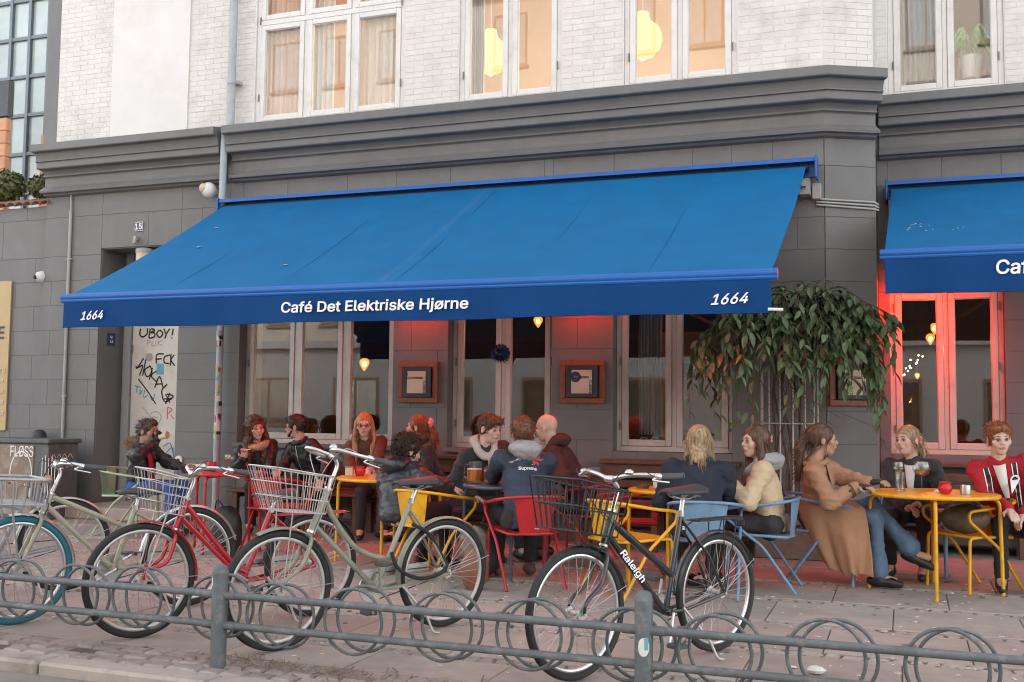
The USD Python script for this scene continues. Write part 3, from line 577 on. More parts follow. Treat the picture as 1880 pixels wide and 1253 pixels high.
# ---------------------------------------------------------------- pipes, lamps and plates on the wall
def pp(u, v, y): return at(u, v, y)
P(bld, 'drainpipe', [tube([(-7.79, 10.86, 9), (-7.79, 10.86, 5.0), (-7.79, 10.84, 4.84)], .050, 14)], 'zinc', 30)
P(bld, 'pipe_collar', [lathe([(.051, -.03), (.058, -.03), (.058, .03), (.051, .03)], 14, (-7.79, 10.86, 5.42)), box(-7.86, -7.70, 10.86, 10.96, 5.40, 5.44)], 'zinc', 30)
P(bld, 'drainpipe', [tube(fillet([(-7.79, 10.83, 4.87), (-7.79, 10.745, 4.80), (-7.79, 10.73, 3.5), (-7.79, 10.78, 3.2), (-7.79, 10.78, .05)], .1), .043, 14)], 'zinc', 30)
stk = np.random.default_rng(11)
for k in range(46):
    z, a0, da, h = .95 + 1.75 * stk.random(), -2.9 + 1.9 * stk.random(), .5 + .9 * stk.random(), .03 + .07 * stk.random()
    P(bld, 'sticker', grid(lambda a, b: (-7.79 + .0445 * math.cos(a), 10.78 + .0445 * math.sin(a), z + b), np.linspace(a0, a0 + da, 6), [0, h]), ['sticker_white', 'sticker_white', 'sticker_white', 'sticker_red', 'ink_black', 'sticker_teal', 'sticker_yellow', 'ink_grey'][k % 8])
P(bld, 'conduit', [tube([(-10.27, 10.88, 4.36), (-10.26, 10.88, 4.0), (-10.26, 10.88, 3.95)], .013, 8), rod((-10.26, 10.88, 3.95), (-10.25, 10.88, .0), .021, 8)] + [box(-10.29, -10.22, 10.87, 10.9, z, z + .02) for z in (1.5, 2.6, 3.3)], 'grey_plastic', 30)
P(bld, 'cable', [tube(catmull([at(97, 350, 10.87), at(115, 357, 10.87), at(140, 354, 10.87), at(250, 344, 10.87), at(352, 333, 10.87), at(372, 333, 10.84), at(378, 340, 10.82)], 6), .013, 6)], 'grey_trim', True)
P(bld, 'junction_box', bbox(-.84, -.75, 10.83, 10.91, 3.52, 3.68, .008), 'grey_plastic')
P(bld, 'cable', [tube([(-.8, 10.88, 3.53 - k * .03), (-.72, 10.885, 3.52 - k * .03), (-.26, 11.12, 3.51 - k * .035), (-.22, 11.2, 3.5 - k * .03)], .011, 6) for k in range(3)], 'grey_plastic', True)
o = pp(380, 348, 10.75)
t = thing('wall_lamp', 'round white outdoor lamp with a beige dome under the cornice beside the drainpipe', 'lamp', (o[0], 10.9, o[2]))
P(t, 'housing', [ball((0, -.11, 0), .095, 16), rod((0, 0, 0), (0, -.1, 0), .05, 12)], 'white_plastic', 40); P(t, 'dome', ball((-.035, -.165, .015), .06, 14), 'cream_plastic', True)
o = pp(254, 416, 10.88)
t = thing('house_number_plate', 'small blue enamel plate with white number 15 above the doorway', 'sign', (o[0], 10.9, o[2]))
P(t, 'plate', bbox(-.062, .062, -.014, -.002, -.06, .06, .004), 'white_plastic'); P(t, 'face', box(-.054, .054, -.016, -.013, -.052, .052), 'enamel_blue'); P(t, 'lettering', text('15', .07, (0, -.016, -.035), center=True), 'white_print')
o = pp(72, 508, 10.88)
t = thing('security_camera', 'white dome security camera on the grey wall left of the doorway', 'camera', (o[0], 10.95, o[2]))
P(t, 'housing', [lathe([(0, 0), (.075, 0), (.08, .03), (.06, .08), (0, .085)], 18)] and [move(lathe([(0, 0), (.075, 0), (.08, .03), (.06, .09), (.02, .12), (0, .122)], 18), rx=math.pi / 2)], 'white_plastic', 40); P(t, 'lens', ball((-.025, -.105, -.01), .032, 12), 'black_paint', True)
t = thing('door_plate', 'tiny dark blue plate with white lettering on the side of the doorway', 'sign', (DR[0] + .012, 11.13, 2.26))
P(t, 'plate', bbox(0, .012, -.07, .07, -.08, .08, .003), 'enamel_blue'); P(t, 'lettering', text('Nr', .035, (.012, 0, .012), (0, 1, 0), center=True, depth=.002), 'white_print'); P(t, 'lettering', text('18', .035, (.012, 0, -.045), (0, 1, 0), center=True, depth=.002), 'white_print')
o = pp(264, 466, 10.95)
t = thing('doorway_lamp', 'cream drum lamp hanging under the doorway lintel', 'lamp', (o[0], 10.98, 3.42))
P(t, 'shade', lathe([(0, -.24), (.10, -.24), (.115, -.22), (.115, -.07), (0, -.07)], 20), 'cream_plastic', 30); P(t, 'cap', lathe([(0, -.075), (.12, -.075), (.12, -.02), (.05, 0), (0, 0)], 20), 'grey_plastic', 30)
t = thing('motion_sensor', 'small grey motion sensor above the doorway lamp', 'sensor', (pp(250, 440, 10.88)[0], 10.9, 3.53)); P(t, 'body', [bbox(-.025, .025, -.06, 0, -.03, .03, .008), ball((0, -.05, -.05), .03, 10)], 'grey_plastic', 40)
o = pp(325, 845, 10.88)
t = thing('round_wall_valve', 'round pale valve cover low on the wall right of the graffiti door', 'valve', (o[0] + .02, 10.9, o[2])); P(t, 'rim', move(lathe([(0, 0), (.055, 0), (.055, .02), (.04, .025), (0, .02)], 18), rx=math.pi / 2), 'white_plastic', 30); P(t, 'centre', move(lathe([(0, 0), (.018, 0), (.018, .035), (0, .035)], 10), rx=math.pi / 2), 'dark_metal', 30)

# ---------------------------------------------------------------- graffiti door in its recess
YD = 11.36
dr = P(bld, 'door', [bbox(at(241, 700, YD)[0], DR[1], YD, YD + .05, .17, 2.75, .004)], 'door_white')
P(dr, 'door_frame', [box(at(229, 700, YD)[0], at(240, 700, YD)[0], YD - .03, YD + .07, .15, 3.42), box(DR[0], at(229, 700, YD)[0] - .002, YD + .01, YD + .06, .15, 3.42), box(at(240, 700, YD)[0], DR[1], YD - .02, YD + .06, 2.76, 2.84)], 'grey_plastic')
P(dr, 'transom', box(at(240, 700, YD)[0], DR[1], YD + .02, YD + .04, 2.84, 3.42), 'dark_metal')
P(dr, 'hinge', [rod((at(242, 700, YD)[0], YD - .01, z), (at(242, 700, YD)[0], YD - .01, z + .1), .01) for z in (.5, 2.1)], 'hinge_metal')
def gr(strokes, m, w):
    out = []
    for s in strokes:
        q = catmull([at(u, v, YD - .001) for u, v in s], 6) if len(s) > 2 else np.array([at(u, v, YD - .001) for u, v in s])
        out.append(ribbon(q, w))
    P(dr, 'graffiti', out, m)
gr([[(258, 604), (257, 615), (263, 619), (270, 613), (271, 603)], [(276, 604), (274, 620), (283, 619), (284, 612), (277, 611), (284, 607), (278, 603)], [(293, 606), (288, 613), (293, 620), (299, 613), (294, 606)], [(301, 604), (305, 612), (312, 604)], [(306, 611), (303, 622)], [(318, 604), (316, 616)], [(316, 620), (315, 622)]], 'ink_black', .022)
gr([[(270, 635), (271, 625), (276, 628), (271, 631)], [(280, 627), (279, 635), (285, 634), (286, 626)], [(290, 635), (291, 625)], [(297, 626), (291, 630), (298, 635)]], 'ink_grey', .01)
gr([[(301, 650), (288, 652), (287, 668)], [(287, 660), (297, 659)], [(312, 652), (302, 656), (302, 666), (311, 668)], [(314, 650), (313, 672)], [(320, 652), (314, 661), (321, 672)]], 'ink_black', .02)
gr([[(264, 658), (252, 676), (250, 672)], [(252, 676), (262, 672), (256, 690)], [(268, 660), (262, 690)], [(276, 672), (266, 680), (270, 692), (279, 684), (276, 672)], [(280, 676), (274, 698)], [(290, 680), (278, 690), (288, 702)], [(284, 712), (293, 692), (300, 714)], [(286, 706), (297, 705)], [(307, 706), (297, 718), (303, 738), (318, 728), (306, 724)]], 'ink_black', .02)
gr([[(254, 696), (272, 720), (286, 742)], [(304, 724), (312, 740)], [(312, 722), (304, 742)], [(301, 733), (316, 732)]], 'ink_black', .018)
gr([[(252, 710), (250, 722)], [(248, 708), (258, 712)], [(258, 714), (257, 724), (262, 716)], [(266, 716), (264, 730), (272, 726)], [(274, 722), (280, 736), (284, 724)]], 'ink_blue', .012)
gr([[(276, 760), (288, 756), (296, 766), (288, 780), (278, 774), (282, 766), (290, 768)], [(262, 748), (280, 770)]], 'ink_grey', .012)
gr([[(308, 748), (307, 770)], [(308, 748), (316, 752), (308, 760)], [(314, 762), (319, 770)]], 'ink_pink', .016)
gr([[(300, 820), (312, 814), (318, 832)], [(302, 836), (316, 822), (319, 842)]], 'ink_blue', .014)
o = at(274, 656, YD); P(dr, 'sticker', move(lathe([(0, 0), (.055, 0), (.055, .004), (0, .004)], 18), (o[0], YD - .0005, o[2]), rx=math.pi / 2), 'ink_grey')
o = at(294, 678, YD); P(dr, 'sticker', box(o[0] - .055, o[0] + .055, YD - .004, YD, o[2] - .07, o[2] + .07), 'sticker_teal')
P(bld, 'door_step', [bbox(-9.74, -8.2, 10.42, 11.40, 0.0, .15, .015)], 'kerb_stone')

# far-left shop poster and utility cabinet
t = thing('window_poster', 'golden poster with pale lettering in the wall at the left edge', 'poster', (-11.8, 10.95, 0))
P(t, 'sheet', box(-12.6, at(18, 600, 10.93)[0], 10.925, 10.945, 1.05, 3.06), 'poster_gold', False, True)
for v, s in ((684, 'y O'), (702, 'saf'), (722, 'saf'), (742, 'saf'), (762, 'saf')): a = at(-6 if s != 'y O' else -4, v, 10.92); P(t, 'lettering', text(s, .06, a, depth=.003), 'poster_cream', False, True)
a = at(-6, 622, 10.92); P(t, 'lettering', text('E', .16, a, depth=.003), 'poster_dark', False, True)
CX = at(88, 850, 10.12)[0]
t = thing('utility_cabinet', 'dark grey street cabinet with a torn brown poster and scribbles by the left edge', 'cabinet', (CX - .7, 10.35, 0))
P(t, 'body', bbox(CX - 1.6, CX, 10.12, 10.62, 0, .92, .01), 'cabinet_grey', False, True); P(t, 'lid', bbox(CX - 1.64, CX + .03, 10.09, 10.65, .92, .975, .012), 'cabinet_grey', False, True)
P(t, 'poster', box(CX - 1.2, CX - .22, 10.112, 10.12, .05, .9), 'poster_brown', False, True)
a = at(18, 838, 10.11); P(t, 'lettering', text('FLØSS', .13, a, depth=.003, bold=False, sx=.66), 'white_print', False, True)
c0 = at(38, 870, 10.11); P(t, 'graffiti', [ribbon([c0 + [.17 * math.cos(q), 0, .27 * max(math.sin(q), -.35) ] for q in np.linspace(-.5, 3.6, 24)], .014)] + [ribbon([c0 + [-.1 + .028 * k, 0, -.05], c0 + [-.1 + .028 * k, 0, -.15 + .02 * (k % 3)]], .012) for k in range(8)], 'white_print', False, True)
P(t, 'graffiti', [ribbon(catmull([c0 + [.33 + .05 * k, 0, .2 - .5 * j / 5 + .03 * ((j + k) % 2)] for j in range(6)], 4), .01) for k in range(5)], 'sticker_white', False, True)
P(t, 'graffiti', [ribbon(catmull([(CX + .002, 10.16 + .045 * j, .74 + .05 * (j % 2) + .02 * k) for j in range(9)], 4), .009, (1, 0, 0)) for k in (0, -6)], 'sticker_white', False, True)
P(t, 'sticker', [move(ball((CX + .004, 10.2, .72), .03, 8, (.1, 1.4, .8)))], 'sticker_red', True, True)
o = at(70, 800, 10.75)
t = thing('domed_bollard', 'dark domed bollard showing just above the street cabinet', 'bollard', (o[0], 10.76, 0)); P(t, 'post', lathe([(0, 0), (.085, 0), (.085, .93), (.1, .95), (.1, .98), (.09, 1.03), (.06, 1.065), (0, 1.075)], 18), 'dark_metal', 30)
# coping tiles and clipped bushes on the low wall at the left
for k in range(26):
    X = -14.4 + k * .145; P(bld, 'coping_tile', thick(grid(lambda a, b: (X + .075 + .075 * math.cos(a), 10.86 + .3 * b, 4.06 + .06 * math.sin(a) + .10 * b), np.linspace(0, math.pi, 7), [0, 1]), -.012), 'rust_tile', True)
def bush(u, v, y, r, label, seed):
    o = at(u, v, y); t = thing('clipped_bush', label, 'bush', (o[0], y, o[2] - r)); g = np.random.default_rng(seed); lv = []
    for _ in range(900):
        d = g.normal(size=3); d /= np.linalg.norm(d); p = d * r * (.72 + .32 * g.random()) * [1.15, 1, .9] + [0, 0, r]; a = g.normal(size=3); a /= np.linalg.norm(a); b = np.cross(a, d); b /= np.linalg.norm(b) + 1e-9
        s = .03 + .03 * g.random(); lv.append((np.array([p - a * s, p + b * s * .5, p + a * s, p - b * s * .5]), np.array([[0, 1, 2], [0, 2, 3]])))
    P(t, 'foliage', lv, 'leaf_olive', kind='stuff'); P(t, 'stem', rod((0, 0, -.05), (0, 0, r), .02), 'stem_brown')
bush(12, 343, 11.2, .24, 'small clipped bush on the coping at the far left edge', 1); bush(80, 344, 11.2, .18, 'small clipped bush on the coping next to the corner of the cornice', 2)

# ---------------------------------------------------------------- framed menus
def menu(o, u, n, label, lines, round_badge=False):
    t = thing('framed_menu', label, 'framed menu', tuple(o)); u, n = np.array(u), np.array(n); w, h = .245, .232
    def bx(x0, x1, z0, z1, d0, d1, c=.006):
        v, f = bbox(x0, x1, d0, d1, z0, z1, c); return v[:, :1] * u + v[:, 1:2] * n + v[:, 2:] * [0, 0, 1], f[:, ::-1]
    P(t, 'frame', [bx(-w, w, h - .06, h, 0, .05), bx(-w, w, -h, -h + .06, 0, .05), bx(-w, -w + .06, -h + .06, h - .06, 0, .05), bx(w - .06, w, -h + .06, h - .06, 0, .05), bx(-w + .05, w - .05, -h + .05, h - .05, 0, .025)], 'frame_wood')
    P(t, 'panel', bx(-.175, .175, -.17, .17, .026, .075), 'poster_dark'); P(t, 'sheet', bx(-.115, .115, -.125, .125, .076, .079, .001), 'poster_cream')
    q = lambda a, b: a * u + .079 * n + np.array([0, 0, b])
    for tx_ in (text('ELEKTRISKE', .024, q(-.11, .035), u, (0, 0, 1), .002, sx=.98), text('HJØRNE', .026, q(.085, .02), (0, 0, -1), u, .002, sx=1.15), text('DET', .026, q(-.105, .07), (0, 0, 1), -u, .002)): P(t, 'lettering', tx_, 'ink_black')
    if round_badge: a = np.linspace(0, 6.28, 24); P(t, 'badge', [(lambda m: (m[0][:, :1] * u + m[0][:, 2:] * [0, 0, 1] + (.081 + m[0][:, 1:2]) * n, m[1]))(move(lathe([(0, 0), (.058, 0), (.058, .004), (0, .004)], 20), (-.065, 0, .05), rx=math.pi / 2))], 'enamel_blue'); P(t, 'badge_mark', [(lambda m: (m[0][:, :1] * u + m[0][:, 2:] * [0, 0, 1] + (.087) * n + m[0][:, 1:2] * n, m[1]))(ball((-.06, 0, .05), .022, 8, (1.2, .1, .6)))], 'sticker_red')
    return t
menu((-5.17, YW - .001, 1.69), (1, 0, 0), (0, -1, 0), 'red-brown framed menu on the pier right of the three-pane window', None)
menu((-3.225, YW - .001, 1.695), (1, 0, 0), (0, -1, 0), 'red-brown framed menu with a round dark badge on the pier in the middle', None, True)
pc = CA + cu * .27
menu((pc[0] + cu[1] * .002, pc[1] - cu[0] * .002, 1.69), (cu[0], cu[1], 0), (cu[1], -cu[0], 0), 'framed menu half hidden by the hanging leaves of the climbing plant', None)

# ledges and slatted benches along the front
for a, b in ((W2[0] - .1, W2[1] + .02), (-2.99, -1.55)): P(bld, 'ledge', [bbox(a, b, YW - .24, YW + .0, .84, .885, .008), box(a + .06, b - .06, YW - .2, YW - .0, .70, .84)], 'ledge_wood')
P(bld, 'ledge', [bbox(-.2, 1.3, YR - .25, YR, .84, .885, .008)], 'ledge_wood')
def bench(x0, x1, y, label):
    t = thing('slatted_bench', label, 'bench', ((x0 + x1) / 2, y, 0))
    for k in range(4): P(t, 'seat_slat', bbox(x0, x1, y - .22 + k * .11, y - .125 + k * .11, .42, .45, .006), 'bench_wood', False, True)
    for k in range(7): P(t, 'back_slat', bbox(x0, x1, y + .22, y + .245, .10 + k * .1, .175 + k * .1, .006), 'bench_wood', False, True)
    for X in (x0 + .1, (x0 + x1) / 2, x1 - .1): P(t, 'leg', [box(X - .03, X + .03, y - .18, y - .12, 0, .42), box(X - .03, X + .03, y + .15, y + .219, 0, .76), box(X - .025, X + .025, y - .12, y + .15, .36, .415)], 'bench_wood', False, True)
bench(-7.3, -5.55, 10.5, 'brown slatted bench under the three-pane window')
bench(-5.45, -3.6, 10.5, 'brown slatted bench under the middle window')
bench(-3.2, -1.45, 10.5, 'brown slatted bench under the café window next to the climbing plant')
bench(-.1, 2.2, 11.5, 'brown slatted bench under the red-lit window at the right')

# ---------------------------------------------------------------- lamps in the rooms
def drop(u, v, y, r, label, ztop=3.2):
    o = at(u, v, y); t = thing('pendant_lamp', label, 'lamp', tuple(o))
    P(t, 'bulb', lathe([(0, -1.35 * r), (.22 * r, -1.15 * r), (.55 * r, -.65 * r), (.85 * r, -.1 * r), (.92 * r, .3 * r), (.8 * r, .66 * r), (.5 * r, .92 * r), (.25 * r, 1.02 * r), (0, 1.05 * r)], 18), 'bulb_glow', True)
    P(t, 'filament', ball((0, 0, -.05 * r), .42 * r, 12, (1, 1, 1.3)), 'filament_glow', True); L = UsdLux.SphereLight.Define(stage, str(t.GetPath()) + '/lamp'); L.CreateRadiusAttr(.05); L.CreateIntensityAttr(26. if r > .05 else 0.); L.CreateColorAttr(Gf.Vec3f(1, .55, .22)); L.AddTranslateOp().Set(Gf.Vec3d(0, 0, -2.2 * r)); P(t, 'cord', rod((0, 0, 1.1 * r), (0, 0, ztop - o[2]), .006, 6), 'black_paint'); P(t, 'cap', lathe([(0, 1.0 * r), (.35 * r, 1.0 * r), (.25 * r, 1.35 * r), (0, 1.4 * r)], 10), 'dark_metal', 30)
drop(669, 668, 12.3, .072, 'glowing drop-shaped pendant lamp behind the right pane of the three-pane window')
drop(988, 590, 12.2, .062, 'glowing drop-shaped pendant lamp just under the awning edge in the middle window')
drop(587, 686, 14.3, .03, 'tiny glowing pendant lamp deep in the room behind the three-pane window')
drop(1716, 603, 13.4, .06, 'upper of the two glowing pendant lamps behind the red-lit window')
drop(1708, 622, 13.1, .055, 'lower of the two glowing pendant lamps behind the red-lit window')
drop(1684, 690, 14.2, .035, 'small glowing lamp low behind the red-lit window')
t = thing('fairy_lights', 'string of tiny warm lights hanging deep behind the left pane of the red-lit window', 'fairy lights', tuple(at(1672, 668, 14.0)))
fl_ = np.random.default_rng(2)
for k in range(16): q = at(1655 + 36 * k / 15 + 3 * fl_.normal(), 690 - 34 * k / 15 + 5 * fl_.normal(), 14.0 + .3 * fl_.random()); P(t, 'bulb', ball(q, .011, 6), 'filament_glow', True, True)
P(t, 'wire', tube([at(1650, 694, 14.1), at(1672, 668, 14.1), at(1694, 652, 14.1)], .004, 5), 'black_paint', True, True)
def bubble(u, v, y, label):
    o = at(u, v, y); t = thing('bubble_lamp', label, 'lamp', tuple(o))
    P(t, 'shade', lathe([(0, -.27), (.05, -.27), (.06, -.262), (.14, -.235), (.205, -.16), (.235, -.06), (.232, .03), (.19, .12), (.12, .175), (.085, .22), (.075, .30), (0, .305)], 28), 'lamp_glow', True)
    P(t, 'finial', lathe([(0, -.295), (.03, -.29), (.035, -.27), (0, -.268)], 10), 'cream_plastic', True); P(t, 'cord', rod((0, 0, .3), (0, 0, 7.8 - o[2]), .006, 6), 'white_plastic')
    L = UsdLux.SphereLight.Define(stage, str(t.GetPath()) + '/lamp'); L.CreateRadiusAttr(.15); L.CreateIntensityAttr(25.); L.CreateColorAttr(Gf.Vec3f(1, .80, .58)); L.AddTranslateOp().Set(Gf.Vec3d(0, .0, -.6))
bubble(901, 98, 12.3, 'glowing bubble lamp in the left upstairs window'); bubble(1180, 68, 12.3, 'glowing bubble lamp in the middle upstairs window')
# house plant upstairs
o = at(1782, 105, 12.5); t = thing('house_plant', 'bright green spider plant behind the right pane of the upstairs window at the right', 'plant', (o[0], 12.5, o[2])); g = np.random.default_rng(5)
P(t, 'pot', lathe([(0, -.25), (.09, -.25), (.12, 0), (.11, 0), (0, -.02)], 16), 'white_plastic', 30); bl = []
for k in range(34):
    a, L, h = g.random() * 6.28, .16 + .2 * g.random(), .10 + .25 * g.random(); p = catmull([(0, 0, 0), (math.cos(a) * L * .4, math.sin(a) * L * .4, h), (math.cos(a) * L, math.sin(a) * L, h * .5 - .25 * g.random())], 5); bl.append(ribbon(p, .030 * np.sin(np.linspace(.4, 3.1, len(p))) + .003, (math.sin(a), -math.cos(a), .2)))
P(t, 'blade', bl, 'plant_bright'); P(t, 'runner', [tube(catmull([(0, 0, 0), (.1 * math.cos(a), .1 * math.sin(a), .05), (.2 * math.cos(a), .2 * math.sin(a), -.45)], 5), .005, 5) for a in (.3, 2.5, 3.6, 5.)], 'cream_plastic', True)
# paper rosette hung in the middle window
o = at(919, 651, 10.98); t = thing('paper_rosette', 'dark blue pleated paper rosette hanging on the middle window', 'decoration', (o[0], 10.98, o[2]))
P(t, 'rosette', [ribbon(catmull([(math.cos(a) * .02, -.03 + .02 * (k % 3), math.sin(a) * .02), (math.cos(a) * .07, -.05 + .03 * (k % 2), math.sin(a) * .07), (math.cos(a) * .105, -.01 + .03 * (k % 2), math.sin(a) * .105)], 4), .05, (math.sin(a) * .6, -.7, -math.cos(a) * .6)) for k, a in enumerate(np.linspace(0, 6.28, 34))], 'enamel_blue'); P(t, 'string', rod((0, 0, .05), (0, 0, 2.74 - o[2]), .003, 5), 'white_plastic')

# ---------------------------------------------------------------- climbing plant on its hooped trellis
TC = np.array([at(1446, 757, 10.55)[0], 10.72])
t = thing('plant_trellis', 'pale hooped metal trellis rising from a wooden planter against the café wall', 'trellis', (TC[0], TC[1], 0)); R = .27
for k, a in enumerate(np.linspace(math.pi, 2 * math.pi, 8)): P(t, 'bar', rod((R * math.cos(a), R * math.sin(a), .4), (R * math.cos(a), R * math.sin(a), 2.42), .008, 6), 'trellis_white')
for z in (.55, 1.28, 1.95, 2.4): P(t, 'hoop', tube([(R * 1.03 * math.cos(a), R * 1.03 * math.sin(a), z) for a in np.linspace(math.pi, 2 * math.pi, 16)], .024, 6, flat=.3), 'trellis_white', True)
P(t, 'planter', [bbox(-.3, .34, -.34, .12, .0, .42, .01)] , 'planter_wood')
v = thing('climbing_plant', 'bushy climbing plant with long drooping green leaves spilling from the trellis', 'plant', (TC[0], TC[1] - .1, .4)); g = np.random.default_rng(42)
P(v, 'trunk', [tube(catmull([(.05 * math.cos(q) + .02 * g.normal(), .05 * math.sin(q), .0)] + [(.12 * math.cos(q + z) + .03 * g.normal(), .09 * math.sin(q + z) - .05, z) for z in (.4, .8, 1.2, 1.6, 2.0)], 5), .012, 6) for q in np.linspace(0, 6, 9)], 'stem_brown', True)
leaves, stems = [], []
def leaf(p, d, L, W, roll):
    d = d / np.linalg.norm(d); s = np.cross(d, [0, 0, 1.]); s /= np.linalg.norm(s) + 1e-9; n = np.cross(s, d); s, n = s * math.cos(roll) + n * math.sin(roll), n * math.cos(roll) - s * math.sin(roll)
    rows_ = []
    for t_, w in ((0, .05), (.22, .75), (.5, 1.), (.78, .62), (1., .03)):
        c = p + d * L * t_ - n * L * .16 * t_ * t_; rows_.append([c - s * W * w + n * W * .35 * w, c, c + s * W * w + n * W * .35 * w])
    V = np.array(rows_).reshape(-1, 3); F = []
    for i in range(4):
        for j in range(2): q = i * 3 + j; F += [[q, q + 3, q + 4], [q, q + 4, q + 1]]
    return V, np.array(F)
for k in range(128):
    th = g.random() * 2 * math.pi; out = .18 + (.62 if math.cos(th) < .2 else .5) * g.random() ** .8; z0 = 1.5 + .56 * g.random(); dr_ = .08 + .75 * g.random() ** 1.6
    ox, oy = math.cos(th), -abs(math.sin(th)) * .62
    if k < 14: ox, out, dr_, oy = .9 + .1 * g.random(), .5 + .22 * g.random(), .2 + .75 * g.random(), -.10
    P0 = np.array([.2 * ox, .2 * oy, z0]); P1 = P0 + [ox * out * .5, oy * out * .5, .12 + .12 * g.random()]; P2 = P0 + [ox * out, oy * out, -.1]; P3 = P2 + [ox * .06, oy * .05, -dr_ * .9]
    if 14 <= k < 36: ox, oy = .75 + .25 * g.random(), -.35 * g.random(); out, dr_ = .45 + .3 * g.random(), .05 + .2 * g.random(); P0 = np.array([.2 * ox, .2 * oy, 1.8 + .24 * g.random()]); P1 = P0 + [ox * out * .5, oy * out * .5, .06 + .10 * g.random()]; P2 = P0 + [ox * out, oy * out, -.02]; P3 = P2 + [ox * .06, oy * .05, -dr_]
    if TC[1] - .1 + P3[1] > 10.8: continue
    c = catmull([P0, P1, P2, P3], 8); stems.append(tube(c, np.linspace(.006, .0025, len(c)), 5))
    n = int(7 + 8 * dr_ + 6 * out)
    for i in range(n):
        u = .15 + .85 * (i + g.random() * .6) / n; a = min(u * (len(c) - 1), len(c) - 1.001); q = int(a); p = c[q] + (c[q + 1] - c[q]) * (a - q); tn = c[q + 1] - c[q]; tn /= np.linalg.norm(tn)
        sd = np.cross(tn, [0, 0, 1.]) if abs(tn[2]) < .97 else np.array([math.cos(i), math.sin(i), 0]); sd /= np.linalg.norm(sd) + 1e-9
        d = tn * .55 + sd * (.75 if i % 2 else -.75) + np.array([0, -.25, -.45]) + .25 * g.normal(size=3); L = .10 + .075 * g.random()
        leaves.append((p, leaf(p, d, L, L * (.16 + .04 * g.random()), .5 * g.normal())))
for k in range(16):                                       # bare twigs hanging below
    a = g.random() * 6.28; p = np.array([.22 * math.cos(a), -.12 * abs(math.sin(a)) - .1, 1.5]); stems.append(tube(catmull([p, p + [.12 * g.normal(), -.06, -.25], p + [.28 * g.normal(), -.04, -.55 - .2 * g.random()]], 6), .003, 4))
P(v, 'twig', stems, 'stem_brown', True)
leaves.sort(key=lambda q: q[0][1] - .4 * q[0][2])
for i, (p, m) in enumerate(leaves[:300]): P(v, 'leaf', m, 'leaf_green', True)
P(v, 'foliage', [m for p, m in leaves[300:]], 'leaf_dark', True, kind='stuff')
# ---------------------------------------------------------------- tables and chairs
def paint(name, c): mat(name, c, .33, var=.06, vs=12, spec=.5, dirt=tuple(np.array(c) * .55 + .03), ds=7)
paint('paint_red', (.42, .018, .022)); paint('paint_yellow', (.72, .36, .012)); paint('paint_blue', (.15, .27, .40)); paint('paint_slate', (.07, .10, .135)); paint('paint_mint', (.40, .50, .33))
def rz2(p, a): c, s = math.cos(a), math.sin(a); return (p[0] * c - p[1] * s, p[0] * s + p[1] * c)
def chair(label, loc, ang, mt, group=None):
    """Tubular steel armchair; the sitter faces local +x."""
    t = thing('metal_armchair', label, 'chair', (loc[0], loc[1], 0), math.radians(ang), group); r = .0125
    rim = [(.22, .265, .635), (.05, .275, .655), (-.14, .265, .685), (-.25, .17, .705), (-.275, 0, .71), (-.25, -.17, .705), (-.14, -.265, .685), (.05, -.275, .655), (.22, -.265, .635)]
    P(t, 'arm_rail', tube(catmull(rim, 6), r, 8), mt, True)
    for s in (1, -1): P(t, 'leg', tube(fillet([(.20, .265 * s, .637), (.262, .265 * s, .628), (.262, .262 * s, .56), (-.02, .25 * s, .35), (-.27, .24 * s, 0)], .05), r, 8), mt, True)
    P(t, 'seat_frame', tube(fillet([(-.2, .2, .42), (.2, .225, .43), (.235, .0, .43), (.2, -.225, .43), (-.2, -.2, .42), (-.235, 0, .42)], .09), r, 8, closed=True), mt, True)
    for s in (1, -1): P(t, 'leg', tube(fillet([(.12, .235 * s, .43), (.235, .235 * s, .425), (.25, .24 * s, .0)], .04), r, 8), mt, True)
    P(t, 'seat', thick(grid(lambda a, b: (-.22 + .43 * a, (-.195 + .39 * b) * (.92 + .14 * a), .437 - .018 * math.sin(math.pi * b) * math.sin(math.pi * min(a * 1.1, 1)) + .006 * (a > .95)), np.linspace(0, 1, 9), np.linspace(0, 1, 9)), .003), mt, True)
    P(t, 'backrest', thick(grid(lambda a, b: (-.225 - .045 * a - .012 * math.cos((b - .5) * 2.4) + .028 * (2 * b - 1) ** 2 * (a + .4), (b - .5) * (.25 + .10 * a), .43 + .275 * a), np.linspace(0, 1, 8), np.linspace(0, 1, 9)), .003), mt, True)
    P(t, 'maker_plate', box(-.262, -.258, -.02, .02, .46, .468), 'grey_plastic')
    return t
chair('red armchair carrying the person in the navy hooded jacket', (-2.83, 7.98), 128, 'paint_red')
chair('yellow armchair carrying the person in the black puffer jacket', (-3.72, 8.12), 72, 'paint_yellow')
chair('empty yellow armchair behind the black bicycle basket', (-1.97, 7.83), 57, 'paint_yellow')
chair('blue armchair carrying the blonde person seen from behind', (-1.43, 8.12), 98, 'paint_blue')
chair('blue armchair carrying the person in the beige jacket', (-1.06, 8.62), 180, 'paint_blue')
chair('blue armchair carrying the person in the brown trench coat', (-.66, 9.15), 2, 'paint_blue')
chair('yellow armchair pushed under the right table with a brown bag on its seat', (.50, 9.27), 218, 'paint_yellow')
chair('mint green armchair carrying the person in the fur-hooded parka', (-7.95, 9.42), 12, 'paint_mint')
chair('empty red armchair behind the empty yellow armchair', (-2.25, 9.05), 200, 'paint_red')
chair('empty red armchair behind the white wire basket of the sage bicycle', (-5.72, 8.9), 95, 'paint_red')
chair('blue armchair carrying the smiling person in the black jacket', (.08, 10.05), -92, 'paint_blue')
chair('yellow armchair carrying the person in the red cardigan', (.98, 9.75), -100, 'paint_yellow')
